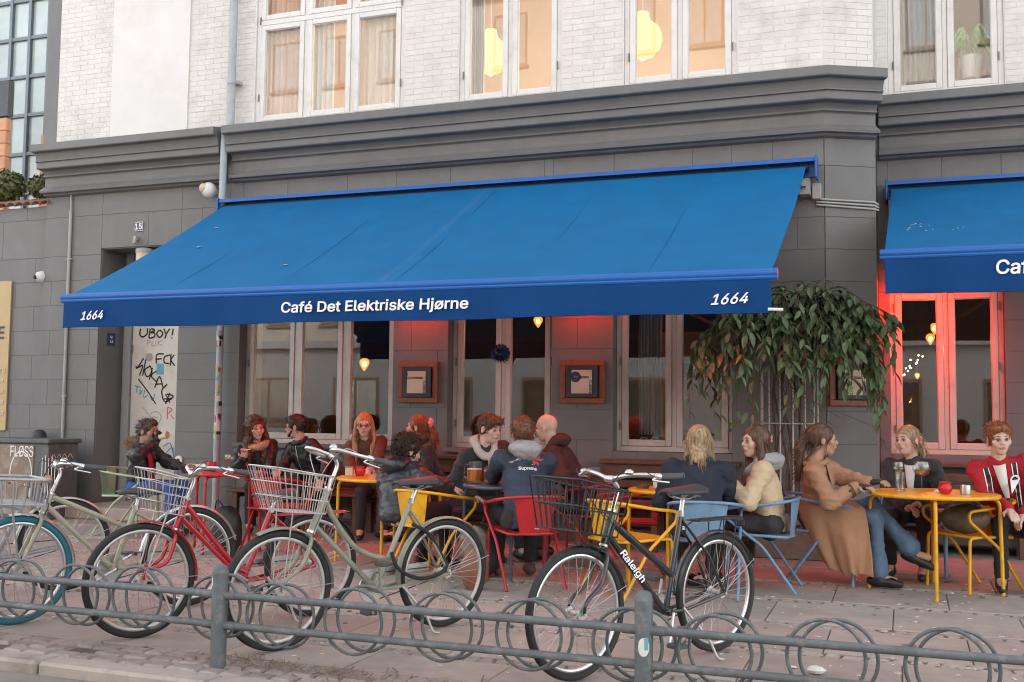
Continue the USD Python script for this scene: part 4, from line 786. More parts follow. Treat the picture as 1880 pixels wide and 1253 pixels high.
chair('slate armchair carrying the young person with the pale grey hood', (-3.98, 9.42), -40, 'paint_slate')
chair('red armchair carrying the bald person', (-2.82, 9.5), 175, 'paint_red')
def table(label, c, r, mt, z=.76, rot=0.):
    t = thing('round_table', label, 'table', (c[0], c[1], 0), math.radians(rot))
    P(t, 'tabletop', lathe([(0, z - .012), (r - .02, z - .012), (r - .01, z - .004), (r - .01, z), (r - .03, z + .002), (0, z - .002)], 40), mt, 30)
    P(t, 'rim', tube([(r * math.cos(a), r * math.sin(a), z - .012) for a in np.linspace(0, 2 * math.pi, 48, endpoint=False)], .016, 8, closed=True), mt, True)
    for k in range(4):
        a = k * math.pi / 2; P(t, 'leg', tube([(q[0] * math.cos(a), q[0] * math.sin(a), q[1]) for q in [tuple(x) for x in fillet([(r - .16, z - .03, 0), (r - .0, z - .03, 0), (r + .015, 0, 0)], .07)[:, :2]]], .0145, 8), mt, True)
    return t
T1, T2, T3, T4, T5 = (-6.18, 8.75), (-4.40, 8.68), (-3.18, 8.42), (-1.80, 8.55), (.205, 8.97)
table('red round metal table between the bicycles and the curly-haired person', T1, .36, 'paint_red', .75)
table('yellow round metal table with an empty glass pitcher', T2, .46, 'paint_yellow', .76, 20)
table('slate round metal table carrying the beer mugs', T3, .34, 'paint_slate', .75, 30)
table('small yellow round metal table beside the blonde person', T4, .32, 'paint_yellow', .75, 10)
table('large yellow round metal table with wine glasses at the right', T5, .47, 'paint_yellow', .765, 0)

# ---------------------------------------------------------------- glasses and things on the tables
pane('clear_glass', (.96, .96, .96), even=.10)
mat('beer', (.62, .17, .015), .15, var=.1, spec=.5, emit=0); mat('foam', (.8, .7, .55), .8); pane('pale_drink', (.95, .78, .58), even=.05); mat('candle_red', (.50, .01, .02), .2, spec=.6); mat('steel', (.55, .53, .5), .3, .9, var=.05)
def shell(prof, wall=.0022, n=20): q = [(r, z) for r, z in prof]; return lathe(q + [(max(r - wall, 0.0005), z + (.003 if i == len(prof) - 1 - 0 else 0)) for i, (r, z) in list(enumerate(q))[::-1]][:-1], n)
def mug(x, y, z, r, h, label, fill, rz=0., name='beer_mug', liquid='beer'):
    t = thing(name, label, 'mug', (x, y, z), rz)
    P(t, 'glass', lathe([(0, 0), (r * .98, 0), (r, .01), (r * 1.02, h), (r * .96, h), (r * .93, .018), (0, .016)], 20), 'clear_glass', 40)
    P(t, 'handle', tube(fillet([(r, 0, h * .85), (r * 1.75, 0, h * .82), (r * 1.7, 0, h * .25), (r, 0, h * .18)], .03), .008, 8), 'clear_glass', True)
    if fill: P(t, 'drink', lathe([(0, .018), (r * .92, .02), (r * .94, h * fill), (0, h * fill)], 20), liquid, 40); P(t, 'foam', lathe([(0, h * fill + .001), (r * .94, h * fill + .001), (r * .94, h * fill + .012), (0, h * fill + .014)], 20), 'foam', 40)
    return t
def on(u, v, z): g = ground(u, v, z); return g[0], g[1]
def ontab(T, u, zt, dy=0.): 
    """point on table T seen in column u, dy in front of (-) or behind its middle"""
    y = T[1] + dy; return (at(u, 880, y)[0], y)
x, y = ontab(T3, 871, .752, -.06); mug(x, y, .753, .068, .185, 'large handled beer mug, nearly full, on the slate table', .62, math.radians(160))
x, y = ontab(T3, 898, .752, -.02); mug(x, y, .753, .05, .15, 'smaller beer glass beside the large mug on the slate table', .68, 0., 'beer_glass')
x, y = ontab(T2, 688, .762, .18); mug(x, y, .763, .062, .15, 'empty glass pitcher with handle on the yellow table', 0, math.radians(10), 'glass_pitcher')
def glass(name, label, x, y, z, prof, fillprof=None, liquid='pale_drink'):
    t = thing(name, label, 'glass', (x, y, z)); P(t, 'bowl', lathe(prof, 22), 'clear_glass', 40)
    if fillprof: P(t, 'drink', lathe(fillprof, 20), liquid, 40)
def wine(name, label, x, y, z, r, h, fill=True):
    s = h * .5
    pr = [(0, 0), (.036, .001), (.034, .004), (.005, .01), (.0045, s), (.012, s + .008), (r * .75, s + h * .1), (r, s + h * .26), (r * .93, s + h * .40), (r * .84, h), (r * .80, h), (r * .9, s + h * .40), (r * .96, s + h * .26), (r * .7, s + h * .105), (0, s + .014)]
    glass(name, label, x, y, z, pr, [(0, s + .016), (r * .68, s + h * .11), (r * .93, s + h * .24), (0, s + h * .24)] if fill else None)
zt = .768
x, y = ontab(T5, 1653, zt, -.05); glass('water_glass', 'ribbed glass of water on the right yellow table', x, y, zt, [(0, 0), (.036, 0), (.044, .155), (.041, .155), (.033, .012), (0, .012)], [(0, .013), (.0325, .014), (.038, .10), (0, .10)], 'clear_glass')
x, y = ontab(T5, 1650, zt, .14); wine('wine_glass', 'wine glass standing behind the water glass', x, y, zt, .044, .225)
x, y = ontab(T5, 1692, zt, -.08); wine('gin_glass', 'big balloon glass with pale drink in the middle of the right yellow table', x, y, zt, .070, .24)
x, y = ontab(T5, 1735, zt, -.12); t = thing('candle_holder', 'round red glass candle holder on the right yellow table', 'candle holder', (x, y, zt)); P(t, 'jar', lathe([(0, 0), (.035, 0), (.052, .03), (.05, .055), (.038, .075), (.043, .09), (.036, .09), (.03, .07), (0, .06)], 20), 'candle_red', 40)
x, y = ontab(T5, 1772, zt, -.12); t = thing('steel_pot', 'small brushed steel pot beside the red candle holder', 'pot', (x, y, zt)); P(t, 'cup', lathe([(0, 0), (.037, 0), (.041, .03), (.037, .07), (.032, .07), (.03, .05), (0, .05)], 20), 'steel', 40)
x, y = ontab(T5, 1720, zt, -.03); single('paper_napkin', [ball((x, y, zt + .012), .022, 6, (1.2, .8, .6)), ball((x + .02, y + .01, zt + .012), .014, 6)], 'white_print', 'crumpled white paper beside the candle holder', 'napkin')
x, y = ontab(T2, 661, .762, -.02); t = thing('candle_holder', 'round red glass candle holder on the yellow table by the pitcher', 'candle holder', (x, y, .764)); P(t, 'jar', lathe([(0, 0), (.035, 0), (.05, .03), (.048, .055), (.036, .075), (.041, .088), (.035, .088), (.03, .07), (0, .06)], 20), 'candle_red', 40)
x, y = ontab(T2, 641, .762, -.08); t = thing('sugar_box', 'small cream sugar dispenser on the yellow table', 'dispenser', (x, y, .764), .3); P(t, 'box', bbox(-.035, .035, -.025, .025, 0, .075, .006), 'cream_plastic'); P(t, 'lid', bbox(-.036, .036, -.026, .026, .075, .085, .003), 'steel')
x, y = ontab(T1, 419, .752, .12); wine('wine_glass', 'beer glass on a stem on the red table', x, y, .753, .042, .16)
x, y = ontab(T1, 388, .752, .05); t = thing('candle_holder', 'red candle holder on the red table', 'candle holder', (x, y, .753)); P(t, 'jar', lathe([(0, 0), (.04, 0), (.045, .08), (.04, .09), (.034, .08), (0, .03)], 16), 'candle_red', 40)
x, y = ontab(T4, 1207, .752, .02); t = thing('drink_can', 'pale tin can on the small yellow table', 'can', (x, y, .753)); P(t, 'can', lathe([(0, 0), (.033, 0), (.036, .008), (.036, .08), (.031, .09), (0, .088)], 18), 'sticker_white', 30); P(t, 'top', lathe([(0, .0885), (.029, .0895), (.029, .0915), (0, .0915)], 14), 'steel', 30)
x, y = ontab(T4, 1180, .752, -.02); t = thing('ashtray', 'brown glass ashtray on the small yellow table', 'ashtray', (x, y, .753)); P(t, 'bowl', lathe([(0, 0), (.05, 0), (.055, .03), (.047, .03), (.04, .008), (0, .008)], 18), 'ledge_wood', 40)
for k, u in enumerate((1184, 1204)):
    o = at(u, 796, 11.3); t = thing('small_print', ('left' if k == 0 else 'right') + ' one of two small dark cards with a pale emblem standing behind the café window', 'card', (o[0], 11.25, .98 + .06)); P(t, 'card', box(-.06, .06, 0, .006, -.06, .09), 'black_paint'); P(t, 'emblem', [ribbon([(.045 * math.cos(a), -.002, .03 + .035 * math.sin(a)) for a in np.linspace(.4, 2.75, 10)], .012), ribbon([(.024 * math.cos(a), -.002, -.01 + .024 * math.sin(a)) for a in np.linspace(0, 6.28, 14)], .009), ribbon([(0, -.002, -.03), (0, -.002, .012)], .008)], 'poster_cream')
# ---------------------------------------------------------------- bicycles
mat('rubber', (.018, .018, .018), .75, var=.2, vs=20, bump=.2, bs=150); mat('rubber_teal', (.02, .13, .18), .7, var=.1); mat('alloy', (.62, .62, .61), .28, .95, var=.06); mat('alloy_dull', (.5, .48, .46), .45, .8, var=.12, vs=10); mat('spoke_wire', (.55, .52, .5), .3, .9)
mat('frame_sage', (.25, .26, .195), .3, var=.06, vs=9, coat=.3, dirt=(.15, .14, .11), ds=9); mat('frame_olive', (.33, .33, .235), .3, var=.06, vs=9, coat=.3, dirt=(.2, .19, .14), ds=9); mat('frame_red', (.40, .012, .02), .25, var=.06, coat=.5); mat('frame_black', (.012, .012, .013), .2, var=.1, coat=.6); mat('frame_grey', (.25, .25, .25), .35)
mat('saddle_black', (.02, .021, .023), .45, var=.2, bump=.1, bs=60); mat('saddle_tan', (.38, .15, .08), .5, var=.15); mat('grip_grey', (.06, .065, .068), .7); mat('basket_wire', (.50, .48, .46), .4, .7, var=.1); mat('basket_black', (.03, .03, .032), .45, .4); mat('basket_grey', (.36, .37, .37), .45, .5); mat('reflector', (.5, .02, .01), .2); mat('amber_reflector', (.75, .3, .02), .2)
RW = .338
def wheel(t, name, x, tyre, rimm, seed, R=RW, w=.021):
    a = np.linspace(0, 2 * math.pi, 56, endpoint=False); ring = lambda r, y=0: [(x + r * math.cos(q), y, R + r * math.sin(q)) for q in a]
    W = P(t, name, tube(ring(R - w), w, 10, closed=True), tyre, True)
    P(W, 'rim', tube(ring(R - w * 2 - .006), .011, 8, closed=True, flat=1.25), rimm, True)
    hub = [lathe([(0, -.045), (.03, -.045), (.03, -.04), (.016, -.035), (.016, .035), (.03, .04), (.03, .045), (0, .045)], 14)]
    P(W, 'hub', [move(hub[0], (x, 0, R), rx=math.pi / 2), rod((x, -.075, R), (x, .075, R), .007, 8)], 'alloy_dull', 30)
    sp = []; n = 36
    for k in range(n):
        s = 1 if k % 2 else -1; q = 2 * math.pi * k / n; q2 = q + (.9 if (k // 2) % 2 else -.9)
        sp.append(rod((x + .026 * math.cos(q2), s * .038, R + .026 * math.sin(q2)), (x + (R - w * 2) * math.cos(q), 0, R + (R - w * 2) * math.sin(q)), .0014, 4))
    P(W, 'spokes', sp, 'spoke_wire', kind='stuff')
    return W
def fender(x, a0, a1, mt, t, R=RW, off=.016, w=.028):
    P(t, 'mudguard', thick(grid(lambda a, b: (x + (R + off - .012 * (2 * b - 1) ** 2) * math.cos(a), w * (2 * b - 1), R + (R + off - .012 * (2 * b - 1) ** 2) * math.sin(a)), np.linspace(math.radians(a0), math.radians(a1), 30), np.linspace(0, 1, 7)), .0015), mt, True)
    for a in (a1 - 6,):
        q = math.radians(a); P(t, 'mudguard_stay', [rod((x, s * .055, R), (x + (R + off) * math.cos(q), s * .026, R + (R + off) * math.sin(q)), .0025, 5) for s in (1, -1)], 'alloy_dull')
def saddle(t, n, b, z, mt, wn=.022, wb=.085):
    L = n - b
    def f(a, c):
        X = b + L * a; w = (wb * math.cos(min(a * 1.25, 1.4)) ** .8 + wn) * (min(1, a * 9 + .35) ** .5) * (1 if a < .97 else .7); th = (c - .5) * 2
        return (X, w * math.sin(th * 1.75) / .98, z + .018 * (1 - a) ** 2 + .004 - .055 * (1 - math.cos(th * 1.45)) * (.55 + .45 * (1 - a)) + .012 * math.exp(-((a - 1) / .1) ** 2) * -1)
    P(t, 'saddle', thick(grid(f, np.linspace(0, 1, 18), np.linspace(0, 1, 15)), .014), mt, True)
    P(t, 'saddle_rail', [tube(fillet([(b + .05, s * .03, z - .035), (b + .1, s * .025, z - .06), (n - .08, s * .02, z - .05), (n - .02, 0, z - .02)], .03), .0045, 6) for s in (1, -1)] + [tube([(b + .06 + .02 * math.cos(q) , s * .045 + .018 * math.sin(q), z - .015 - .012 * q / 6.28) for q in np.linspace(0, 19, 40)], .0025, 5) for s in (1, -1)], 'alloy_dull', True)
def wire_basket(t, name, x0, x1, xb0, xb1, zt0, zt1, zb0, zb1, w0, w1, mt, nx, ny, rows, r=.0022, rim=.005):
    """x0..x1 rear/front at the rim, xb0..xb1 at the floor; zt0/zt1 rim height rear/front, zb0/zb1 floor"""
    T = lambda s, q: np.array([x0 + (x1 - x0) * s, w0 * q, zt0 + (zt1 - zt0) * s]); B = lambda s, q: np.array([xb0 + (xb1 - xb0) * s, w1 * q, zb0 + (zb1 - zb0) * s])
    b = P(t, name, tube(fillet([T(0, -1), T(1, -1), T(1, 1), T(0, 1), T(0, -.999)], .04), rim, 8), mt, True); ws = []
    for k in range(nx + 1):
        s = k / nx
        for q in (-1, 1): ws.append(rod(T(s, q), B(s, q), r, 5))
        ws.append(rod(B(s, -1), B(s, 1), r, 5))
    for k in range(ny + 1):
        q = -1 + 2 * k / ny
        for s in (0, 1): ws.append(rod(T(s, q), B(s, q), r, 5))
        ws.append(rod(B(0, q), B(1, q), r, 5))
    for k in range(1, rows + 1):
        f = k / rows; g = lambda s, q: T(s, q) * (1 - f) + B(s, q) * f; ws.append(tube([g(0, -1), g(1, -1), g(1, 1), g(0, 1), g(0, -1)], r * 1.25, 5))
    P(b, 'wires', ws, mt); return b
def tubes(t, name, segs, mt, n=10): return P(t, name, [tube(p, r, n) for p, r in segs], mt, True)
def v2(x, z, y=0.): return (x, y, z)
def bike(label, rear, ang, B):
    t = thing('bicycle', label, 'bicycle', (rear[0], rear[1], 0), math.radians(ang)); wb = B['wb']; R = RW; fm = B['frame']
    wheel(t, 'rear_wheel', 0, B.get('tyre_r', 'rubber'), B.get('rim', 'alloy_dull'), 1); wheel(t, 'front_wheel', wb, B.get('tyre_f', 'rubber'), B.get('rim', 'alloy_dull'), 2)
    (hx, hz), (lx, lz), (bx_, bz), (sx, sz) = B['head_top'], B['head_low'], B['bb'], B['seat_top']
    fr = [([v2(hx, hz), v2(lx, lz)], .021), ([v2(sx, sz), v2(bx_, bz)], .0165), ([v2(bx_, bz, -.035), v2(bx_, bz, .035)], .024)]
    for pts in B['tubes']: fr.append((catmull([v2(*q) for q in pts], 8) if len(pts) > 2 else [v2(*q) for q in pts], B.get('tr', .0165)))
    for s in (1, -1):
        fr.append((fillet([v2(bx_ - .02, bz, s * .03), v2(bx_ - .1, bz + .0, s * .045), v2(0, R, s * .06)], .05), .010))
        fr.append(([v2(*B.get('ss', (sx, sz - .05)), s * .02), v2(.12, R + (B.get('ss', (sx, sz))[1] - R) * .52, s * .045), v2(0, R, s * .06)], .0085))
    F = tubes(t, 'frame', fr, fm)
    P(t, 'headset', rod(v2(hx, hz), v2(hx - (lx - hx) * .08, hz + (hz - lz) * .08), .025, 12), 'alloy', 30); P(t, 'headset', rod(v2(lx, lz), v2(lx + (lx - hx) * .06, lz - (hz - lz) * .06), .025, 12), 'alloy', 30)
    dx = (lx - hx) / (hz - lz); fc = (lx + dx * .03, lz - .03)
    tubes(t, 'fork', [([v2(lx, lz), v2(*fc)], .018)] + [(catmull([v2(fc[0], fc[1], 0), v2(fc[0] + dx * .03, fc[1] - .03, s * .045), v2(fc[0] + dx * .16, fc[1] - .16, s * .052), v2(wb - .02, R + .06, s * .057), v2(wb, R, s * .06)], 6), [.0135] * 12 + list(np.linspace(.013, .008, 13))) for s in (1, -1)], fm)
    # seat post, saddle
    px_, pz = sx - (bx_ - sx) / (sz - bz) * B['post'] * 1., sz + B['post']; P(t, 'seat_post', rod(v2(sx, sz - .01), v2(px_, pz), .0135, 12), 'alloy', 30); P(t, 'seat_clamp', rod(v2(sx, sz - .015), v2(sx, sz + .018), .021, 12), 'alloy', 30)
    saddle(t, px_ + .155, px_ - .125, pz + .055, B.get('saddle', 'saddle_black'), wb=B.get('sw', .085))
    # stem and handlebar
    cx, cz = B['clamp']; P(t, 'stem', [tube(fillet([v2(hx, hz), v2(hx - dx * (cz - hz) * .75, hz + (cz - hz) * .75), v2(cx, cz)], .03), .0125, 10), rod((cx, -.03, cz), (cx, .03, cz), .019, 10)], 'alloy', True)
    hb = B['bar']; full = [(x, y, z) for x, y, z in hb[::-1]] + [(x, -y, z) for x, y, z in hb]
    bar = P(t, 'handlebar', tube(catmull(full, 6), .0115, 10), B.get('barm', 'alloy'), True)
    for s in (1, -1):
        g0, g1 = np.array(hb[-2]) * [1, s, 1], np.array(hb[-1]) * [1, s, 1]; d = (g1 - g0) / np.linalg.norm(g1 - g0)
        P(bar, 'grip', [rod(g1 - d * .115, g1 + d * .008, .0165, 12), rod(g1 + d * .006, g1 + d * .014, .019, 12)], 'grip_grey', 30)
        l0 = g1 - d * .135; P(bar, 'brake_lever', [rod(l0 - d * .015 , l0 + d * .015, .017, 10), tube(fillet([l0 + [.01, 0, -.005], l0 + np.array([.05, 0, -.02]), l0 + d * .10 + np.array([.045, 0, -.03])], .02), .0055, 6)], 'alloy', True)
        P(t, 'brake_cable', tube(catmull([l0 + [.03, 0, 0], l0 + np.array([.13, -s * .08, .03 + .02 * s]), (cx + .10, s * .03, cz - .12), (hx + .02, s * .02, hz - .06), (lx + .0, s * .03, lz - .02)], 8), .0026, 6), 'black_paint' if B.get('dark_cable', 1) else 'alloy_dull', True)
    P(bar, 'bell', lathe([(0, .0), (.024, .0), (.026, .008), (.018, .02), (0, .026)], 14, (hb[1][0], hb[1][1] + .03, hb[1][2] + .012)), 'alloy', True)
    # drive train
    P(t, 'crank', [move(lathe([(0, -.006), (.09, -.006), (.092, 0), (.09, .004), (.03, .006), (0, .006)], 28), (bx_, -.05, bz), rx=math.pi / 2)] + [tube([v2(bx_, bz, s * .06), v2(bx_ + s * B['ca'][0], bz + s * B['ca'][1], s * .075)], .009, 8) for s in (1, -1)], 'alloy', 30)
    for s in (1, -1): X, Z = bx_ + s * B['ca'][0], bz + s * B['ca'][1]; P(t, 'pedal', [bbox(X - .04, X + .04, s * .085, s * .085 + s * .085 if s > 0 else s * .085, Z - .012, Z + .012, .004)] if s > 0 else [bbox(X - .04, X + .04, -.17, -.085, Z - .012, Z + .012, .004)], 'grip_grey')
    P(t, 'chain', [tube([v2(bx_ + .0, bz + .085, -.05), v2(0, R + .035, -.05)], .004, 5), tube([v2(bx_, bz - .085, -.05), v2(0, R - .035, -.05)], .004, 5)], 'dark_metal')
    if B.get('guard'): P(t, 'chain_guard', thick(grid(lambda a, b: (bx_ + .1 - (bx_ + .02) * a, -.06, bz + .105 * (1 - .35 * a) - b * .05 + (R - bz) * a), np.linspace(0, 1, 10), [0, 1]), .003), B['guard'], True)
    if B.get('ff'): fender(wb, *B['ff'], B.get('fm', fm), t)
    if B.get('rf'): fender(0, *B['rf'], B.get('rfm', B.get('fm', fm)), t)
    if B.get('rack'):
        x0, x1, z = B['rack']; P(t, 'rack', [tube(fillet([(x0, .04, z), (x1 + .02, .06, z), (x1, 0, z + .004), (x1 + .02, -.06, z), (x0, -.04, z), (x0 + .005, 0, z)], .04), .005, 6, closed=True), rod((x0, 0, z), (x1, 0, z), .004, 6)] + [rod((x0 + (x1 - x0) * k / 3, -.05, z), (x0 + (x1 - x0) * k / 3, .05, z), .004, 6) for k in range(4)]
          + [tube([(x, s * .055, z), (0, s * .065, R)], .004, 6) for s in (1, -1) for x in (x1 + .08, x0 * .5 + x1 * .5)] + [rod((x0, 0, z), v2(sx + .01, sz - .1), .004, 6)], B['rackm'], True); P(t, 'rear_light', bbox(x1 - .025, x1 + .0, -.035, .035, z - .055, z - .015, .008), 'rubber')
    P(t, 'kickstand', tube(fillet([v2(.34 if B.get('ks', 1) else .05, .29, .05), v2(.22, .12, .13), v2(.19, .012, .17), v2(.15, .01, .175)], .02), .008, 8), 'alloy_dull', True)
    return t
sage = bike('sage green step-through bicycle with a white wire basket and black saddle', (-2.755, 6.215), -120.4, dict(wb=1.15, frame='frame_sage', head_top=(.845, .885), head_low=(.945, .66), bb=(.50, .285), seat_top=(.255, .80), post=.075, clamp=(.81, 1.085),
    tubes=[[(.865, .845), (.80, .72), (.67, .56), (.55, .49), (.42, .455)], [(.93, .69), (.52, .30)]], bar=[(.81, .03, 1.09), (.885, .10, 1.125), (.89, .19, 1.13), (.80, .265, 1.10), (.60, .30, 1.05)], ca=(.03, .165), ff=(66, 184), rf=(-8, 172), fm='frame_sage', ss=(.27, .74), guard='alloy_dull', dark_cable=0))
wire_basket(sage, 'basket', .90, 1.27, .94, 1.20, .975, 1.04, .765, .79, .19, .15, 'basket_wire', 9, 11, 3, .0023, .0045)
P(sage, 'basket_stay', [rod((1.15, s * .06, RW), (1.12, s * .1, .78), .004, 6) for s in (1, -1)], 'basket_wire')
P(sage, 'lock_chain', tube(catmull([(.42, .04, .50), (.38, .06, .40), (.25, .08, .335), (.10, .07, .34), (.02, .06, .39), (.05, .04, .46), (.16, .05, .60), (.27, .04, .66)], 8), .012, 8), 'rubber', True)
black = bike('black bicycle with a black wire basket, lettered down tube and silver seat post', (-1.03, 6.195), -120.2, dict(wb=1.10, frame='frame_black', head_top=(.845, .835), head_low=(.905, .67), bb=(.43, .275), seat_top=(.305, .80), post=.085, clamp=(.86, 1.01),
    tubes=[[(.86, .79), (.385, .47)], [(.88, .72), (.45, .285)]], tr=.0205, bar=[(.86, .03, 1.015), (.85, .10, 1.03), (.82, .20, 1.04), (.74, .29, 1.035), (.66, .315, 1.035)], ca=(-.07, -.155)[::1] and (.05, -.16), ff=(84, 168), rf=(2, 158), fm='frame_black', ss=(.31, .76), rack=(.20, -.20, .755), rackm='basket_black', rim='alloy'))
wire_basket(black, 'basket', .90, 1.26, .97, 1.23, .955, 1.03, .725, .77, .19, .16, 'basket_black', 7, 8, 2, .004, .006)
u = np.array([.45 - .88, 0, .285 - .72]); u /= np.linalg.norm(u); w = np.array([u[2], 0, -u[0]]) * -1; w = w if w[2] > 0 else -w
P(black, 'lettering', text('Raleigh', .038, np.array([.80, .021, .635]) - w * .016, u, w, .0015, True, .35, sx=1.35), 'white_print')
P(black, 'lettering', [text('R', .02, np.array([.312, .0175, .71]), (-1, 0, 0), (0, 0, 1), .0015)], 'white_print')
red = bike('red bicycle with a silver wire basket leaning over the rack', (-3.695, 6.18), -120.4, dict(wb=1.14, frame='frame_red', head_top=(.865, .80), head_low=(.93, .63), bb=(.48, .28), seat_top=(.30, .71), post=.06, clamp=(.835, .955),
    tubes=[[(.875, .775), (.60, .44), (.46, .32)], [(.905, .70), (.50, .295)]], bar=[(.835, .03, .96), (.83, .10, .99), (.78, .19, 1.0), (.70, .26, .985), (.58, .29, .965)], ca=(.14, .09), ff=(86, 186), rf=(5, 170), fm='frame_red', ss=(.30, .68), rack=(.27, -.25, .675), rackm='frame_red', guard='alloy_dull', rfm='rubber'))
wire_basket(red, 'basket', .90, 1.14, .94, 1.10, .93, 1.0, .715, .75, .17, .14, 'basket_wire', 5, 6, 4, .0025, .005)
P(red, 'basket_stay', [rod((1.14, s * .06, RW), (1.02, s * .1, .75), .005, 6) for s in (1, -1)], 'basket_wire')
teal = bike('olive cream bicycle with a teal front tyre and a flat grey front carrier', (-4.66, 6.17), -120.4, dict(wb=1.12, frame='frame_olive', head_top=(.93, .80), head_low=(.975, .69), bb=(.52, .30), seat_top=(.385, .69), post=.07, clamp=(.90, .985),
    tubes=[[(.935, .79), (.48, .58), (.44, .56)], [(.955, .73), (.54, .315)]], bar=[(.90, .03, .99), (.89, .08, 1.0), (.86, .18, 1.0), (.79, .27, .985), (.70, .295, .975)], ca=(.15, -.07), ff=(80, 186), rf=(10, 165), fm='alloy', tyre_f='rubber_teal', rim='alloy', ss=(.39, .66), tr=.0175))
wire_basket(teal, 'carrier', 1.0, 1.36, 1.02, 1.34, .905, .925, .75, .77, .24, .22, 'basket_grey', 5, 6, 1, .006, .010)
P(teal, 'carrier_stay', [rod((1.12, s * .065, RW), (1.2, s * .15, .755), .007, 6) for s in (1, -1)], 'basket_grey')
tan = bike('bicycle with a tan saddle mostly hidden behind the olive one at the left edge', (-5.87, 6.29), -120.4, dict(wb=1.1, frame='frame_grey', head_top=(.86, .80), head_low=(.92, .64), bb=(.47, .28), seat_top=(.27, .72), post=.06, clamp=(.83, .98),
    tubes=[[(.875, .77), (.30, .62)], [(.90, .69), (.49, .30)]], bar=[(.83, .03, .99), (.83, .10, 1.0), (.80, .19, 1.0), (.74, .26, .985), (.64, .29, .965)], ca=(.1, .13), ff=(80, 186), rf=(5, 168), fm='alloy_dull', saddle='saddle_tan', ss=(.28, .69)))

# ---------------------------------------------------------------- railing with bicycle loops
mat('rail_grey', (.105, .12, .125), .55, var=.18, vs=9, bump=.12, bs=40, dirt=(.22, .22, .21), ds=12)
fence = thing('bike_rack_railing', 'grey steel railing with two posts and paired bicycle loops along the kerb', 'railing', (-1.13, 4.81, 0))
for X, h in ((-5.74, .535), (-3.43, .53), (-1.13, .548), (1.18, .55)):
    P(fence, 'post', lathe([(0, -.1), (.042, -.1), (.042, h - .055), (.044, h - .05), (.044, h - .042), (.041, h - .036), (.035, h - .014), (.022, h - .003), (0, h)], 22, (X, 4.81, 0)), 'rail_grey', 35, True)
    for z in (.37, .213): P(fence, 'sleeve', [rod((X - .10, 4.81, z), (X + .10, 4.81, z), .0225, 12)], 'rail_grey', 35, True)
ends = [(-5.74, -3.43), (-3.43, -1.13), (-1.13, 1.18)]
for a, b in ends:
    for z, r in ((.37, .0195), (.213, .0195)): P(fence, 'rail', rod((a + .04, 4.81, z), (b - .04, 4.81, z + .003), r, 12), 'rail_grey', 35, True)
rr = np.random.default_rng(4)
for X in (-5.38, -4.91, -4.46, -4.01, -3.50, -3.13, -2.66, -2.17, -1.71, -1.22, -.82, -.33, .15, .62):
    pts = []; R_ = .165; dz = .006 * rr.normal()
    for s in (0, 1):
        c = (X + .045 * s + .004 * rr.normal(), 4.865 + .05 * s, .29 + dz + .006 * rr.normal()); P(fence, 'bike_loop', tube([(c[0] + R_ * math.cos(a), c[1], c[2] + R_ * math.sin(a)) for a in np.linspace(0, 2 * math.pi, 44, endpoint=False)], .0085, 8, closed=True), 'rail_grey', True, True)
    P(fence, 'loop_clip', box(X - R_ - .01, X - R_ + .05, 4.825, 4.92, .365, .38), 'rail_grey', False, True)
P(fence, 'sticker', grid(lambda a, b: (-3.43 + .0435 * math.cos(a), 4.81 + .0435 * math.sin(a), .44 + b * (1 - ((a + 2.45) / .5) ** 2) ** .5 * .032), np.linspace(-2.94, -1.96, 14), [-1, 1]), 'sticker_white', False, True)
P(fence, 'sticker', grid(lambda a, b: (-1.13 + .0435 * math.cos(a), 4.81 + .0435 * math.sin(a), .30 + b * max(1 - ((a + 1.35) / .62) ** 2, 0) ** .5 * .042), np.linspace(-1.97, -.74, 14), [-1, 1]), 'sticker_white', False, True)
P(fence, 'sticker', grid(lambda a, b: (-1.13 + .0442 * math.cos(a), 4.81 + .0442 * math.sin(a), .315 + b * .028), np.linspace(-1.28, -.86, 8), [-1, 1]), 'sticker_teal', False, True)

# ---------------------------------------------------------------- bags and litter
mat('bag_black', (.018, .017, .018), .55, var=.2, bump=.3, bs=20); mat('bag_orange', (.20, .085, .04), .6, var=.25, vs=8, bump=.2); mat('bag_brown', (.11, .075, .045), .35, var=.5, vs=6, bump=.8, bs=14); mat('bag_pattern', (.22, .17, .15), .7, var=.5, vs=18); mat('paper', (.62, .60, .56), .8); mat('dry_leaf', (.2, .135, .085), .9, var=.3)
def lump(c, sc, seed, n=22, amp=.14):
    v, f = ball((0, 0, 0), 1., n); k = 1 + amp * (meshkit.fbm(v * 2.2 + seed, 3, seed)[:, None] - .5) * 2; return v * k * np.array(sc) + np.array(c), f
def bag(name, label, c, sc, m, seed, strap=None):
    t = thing(name, label, 'bag', (c[0], c[1], c[2] - sc[2])); P(t, 'body', lump(c, sc, seed), m, True, True)
    if strap: P(t, 'strap', tube(catmull(strap, 8), .011, 6, flat=.35), m, True, True)
    return t
bag('black_bag', 'slouching black bag on the ground under the red table', (-6.05, 8.55, .2), (.17, .13, .24), 'bag_black', 3, [(-6.15, 8.5, .38), (-6.1, 8.48, .5), (-6.0, 8.5, .38)])
bag('shopping_bag', 'patterned shopping bag behind the rear wheel of the sage bicycle', (-3.30, 8.05, .28), (.13, .10, .15), 'bag_pattern', 5)
bag('orange_backpack', 'orange and black backpack on the ground by the red armchair', (-3.12, 7.62, .14), (.11, .10, .16), 'bag_orange', 7, [(-3.2, 7.43, .25), (-3.12, 7.40, .40), (-3.02, 7.43, .3)])
bag('grey_backpack', 'dark backpack standing behind the orange backpack', (-3.3, 8.2, .2), (.16, .12, .22), 'bag_black', 9)
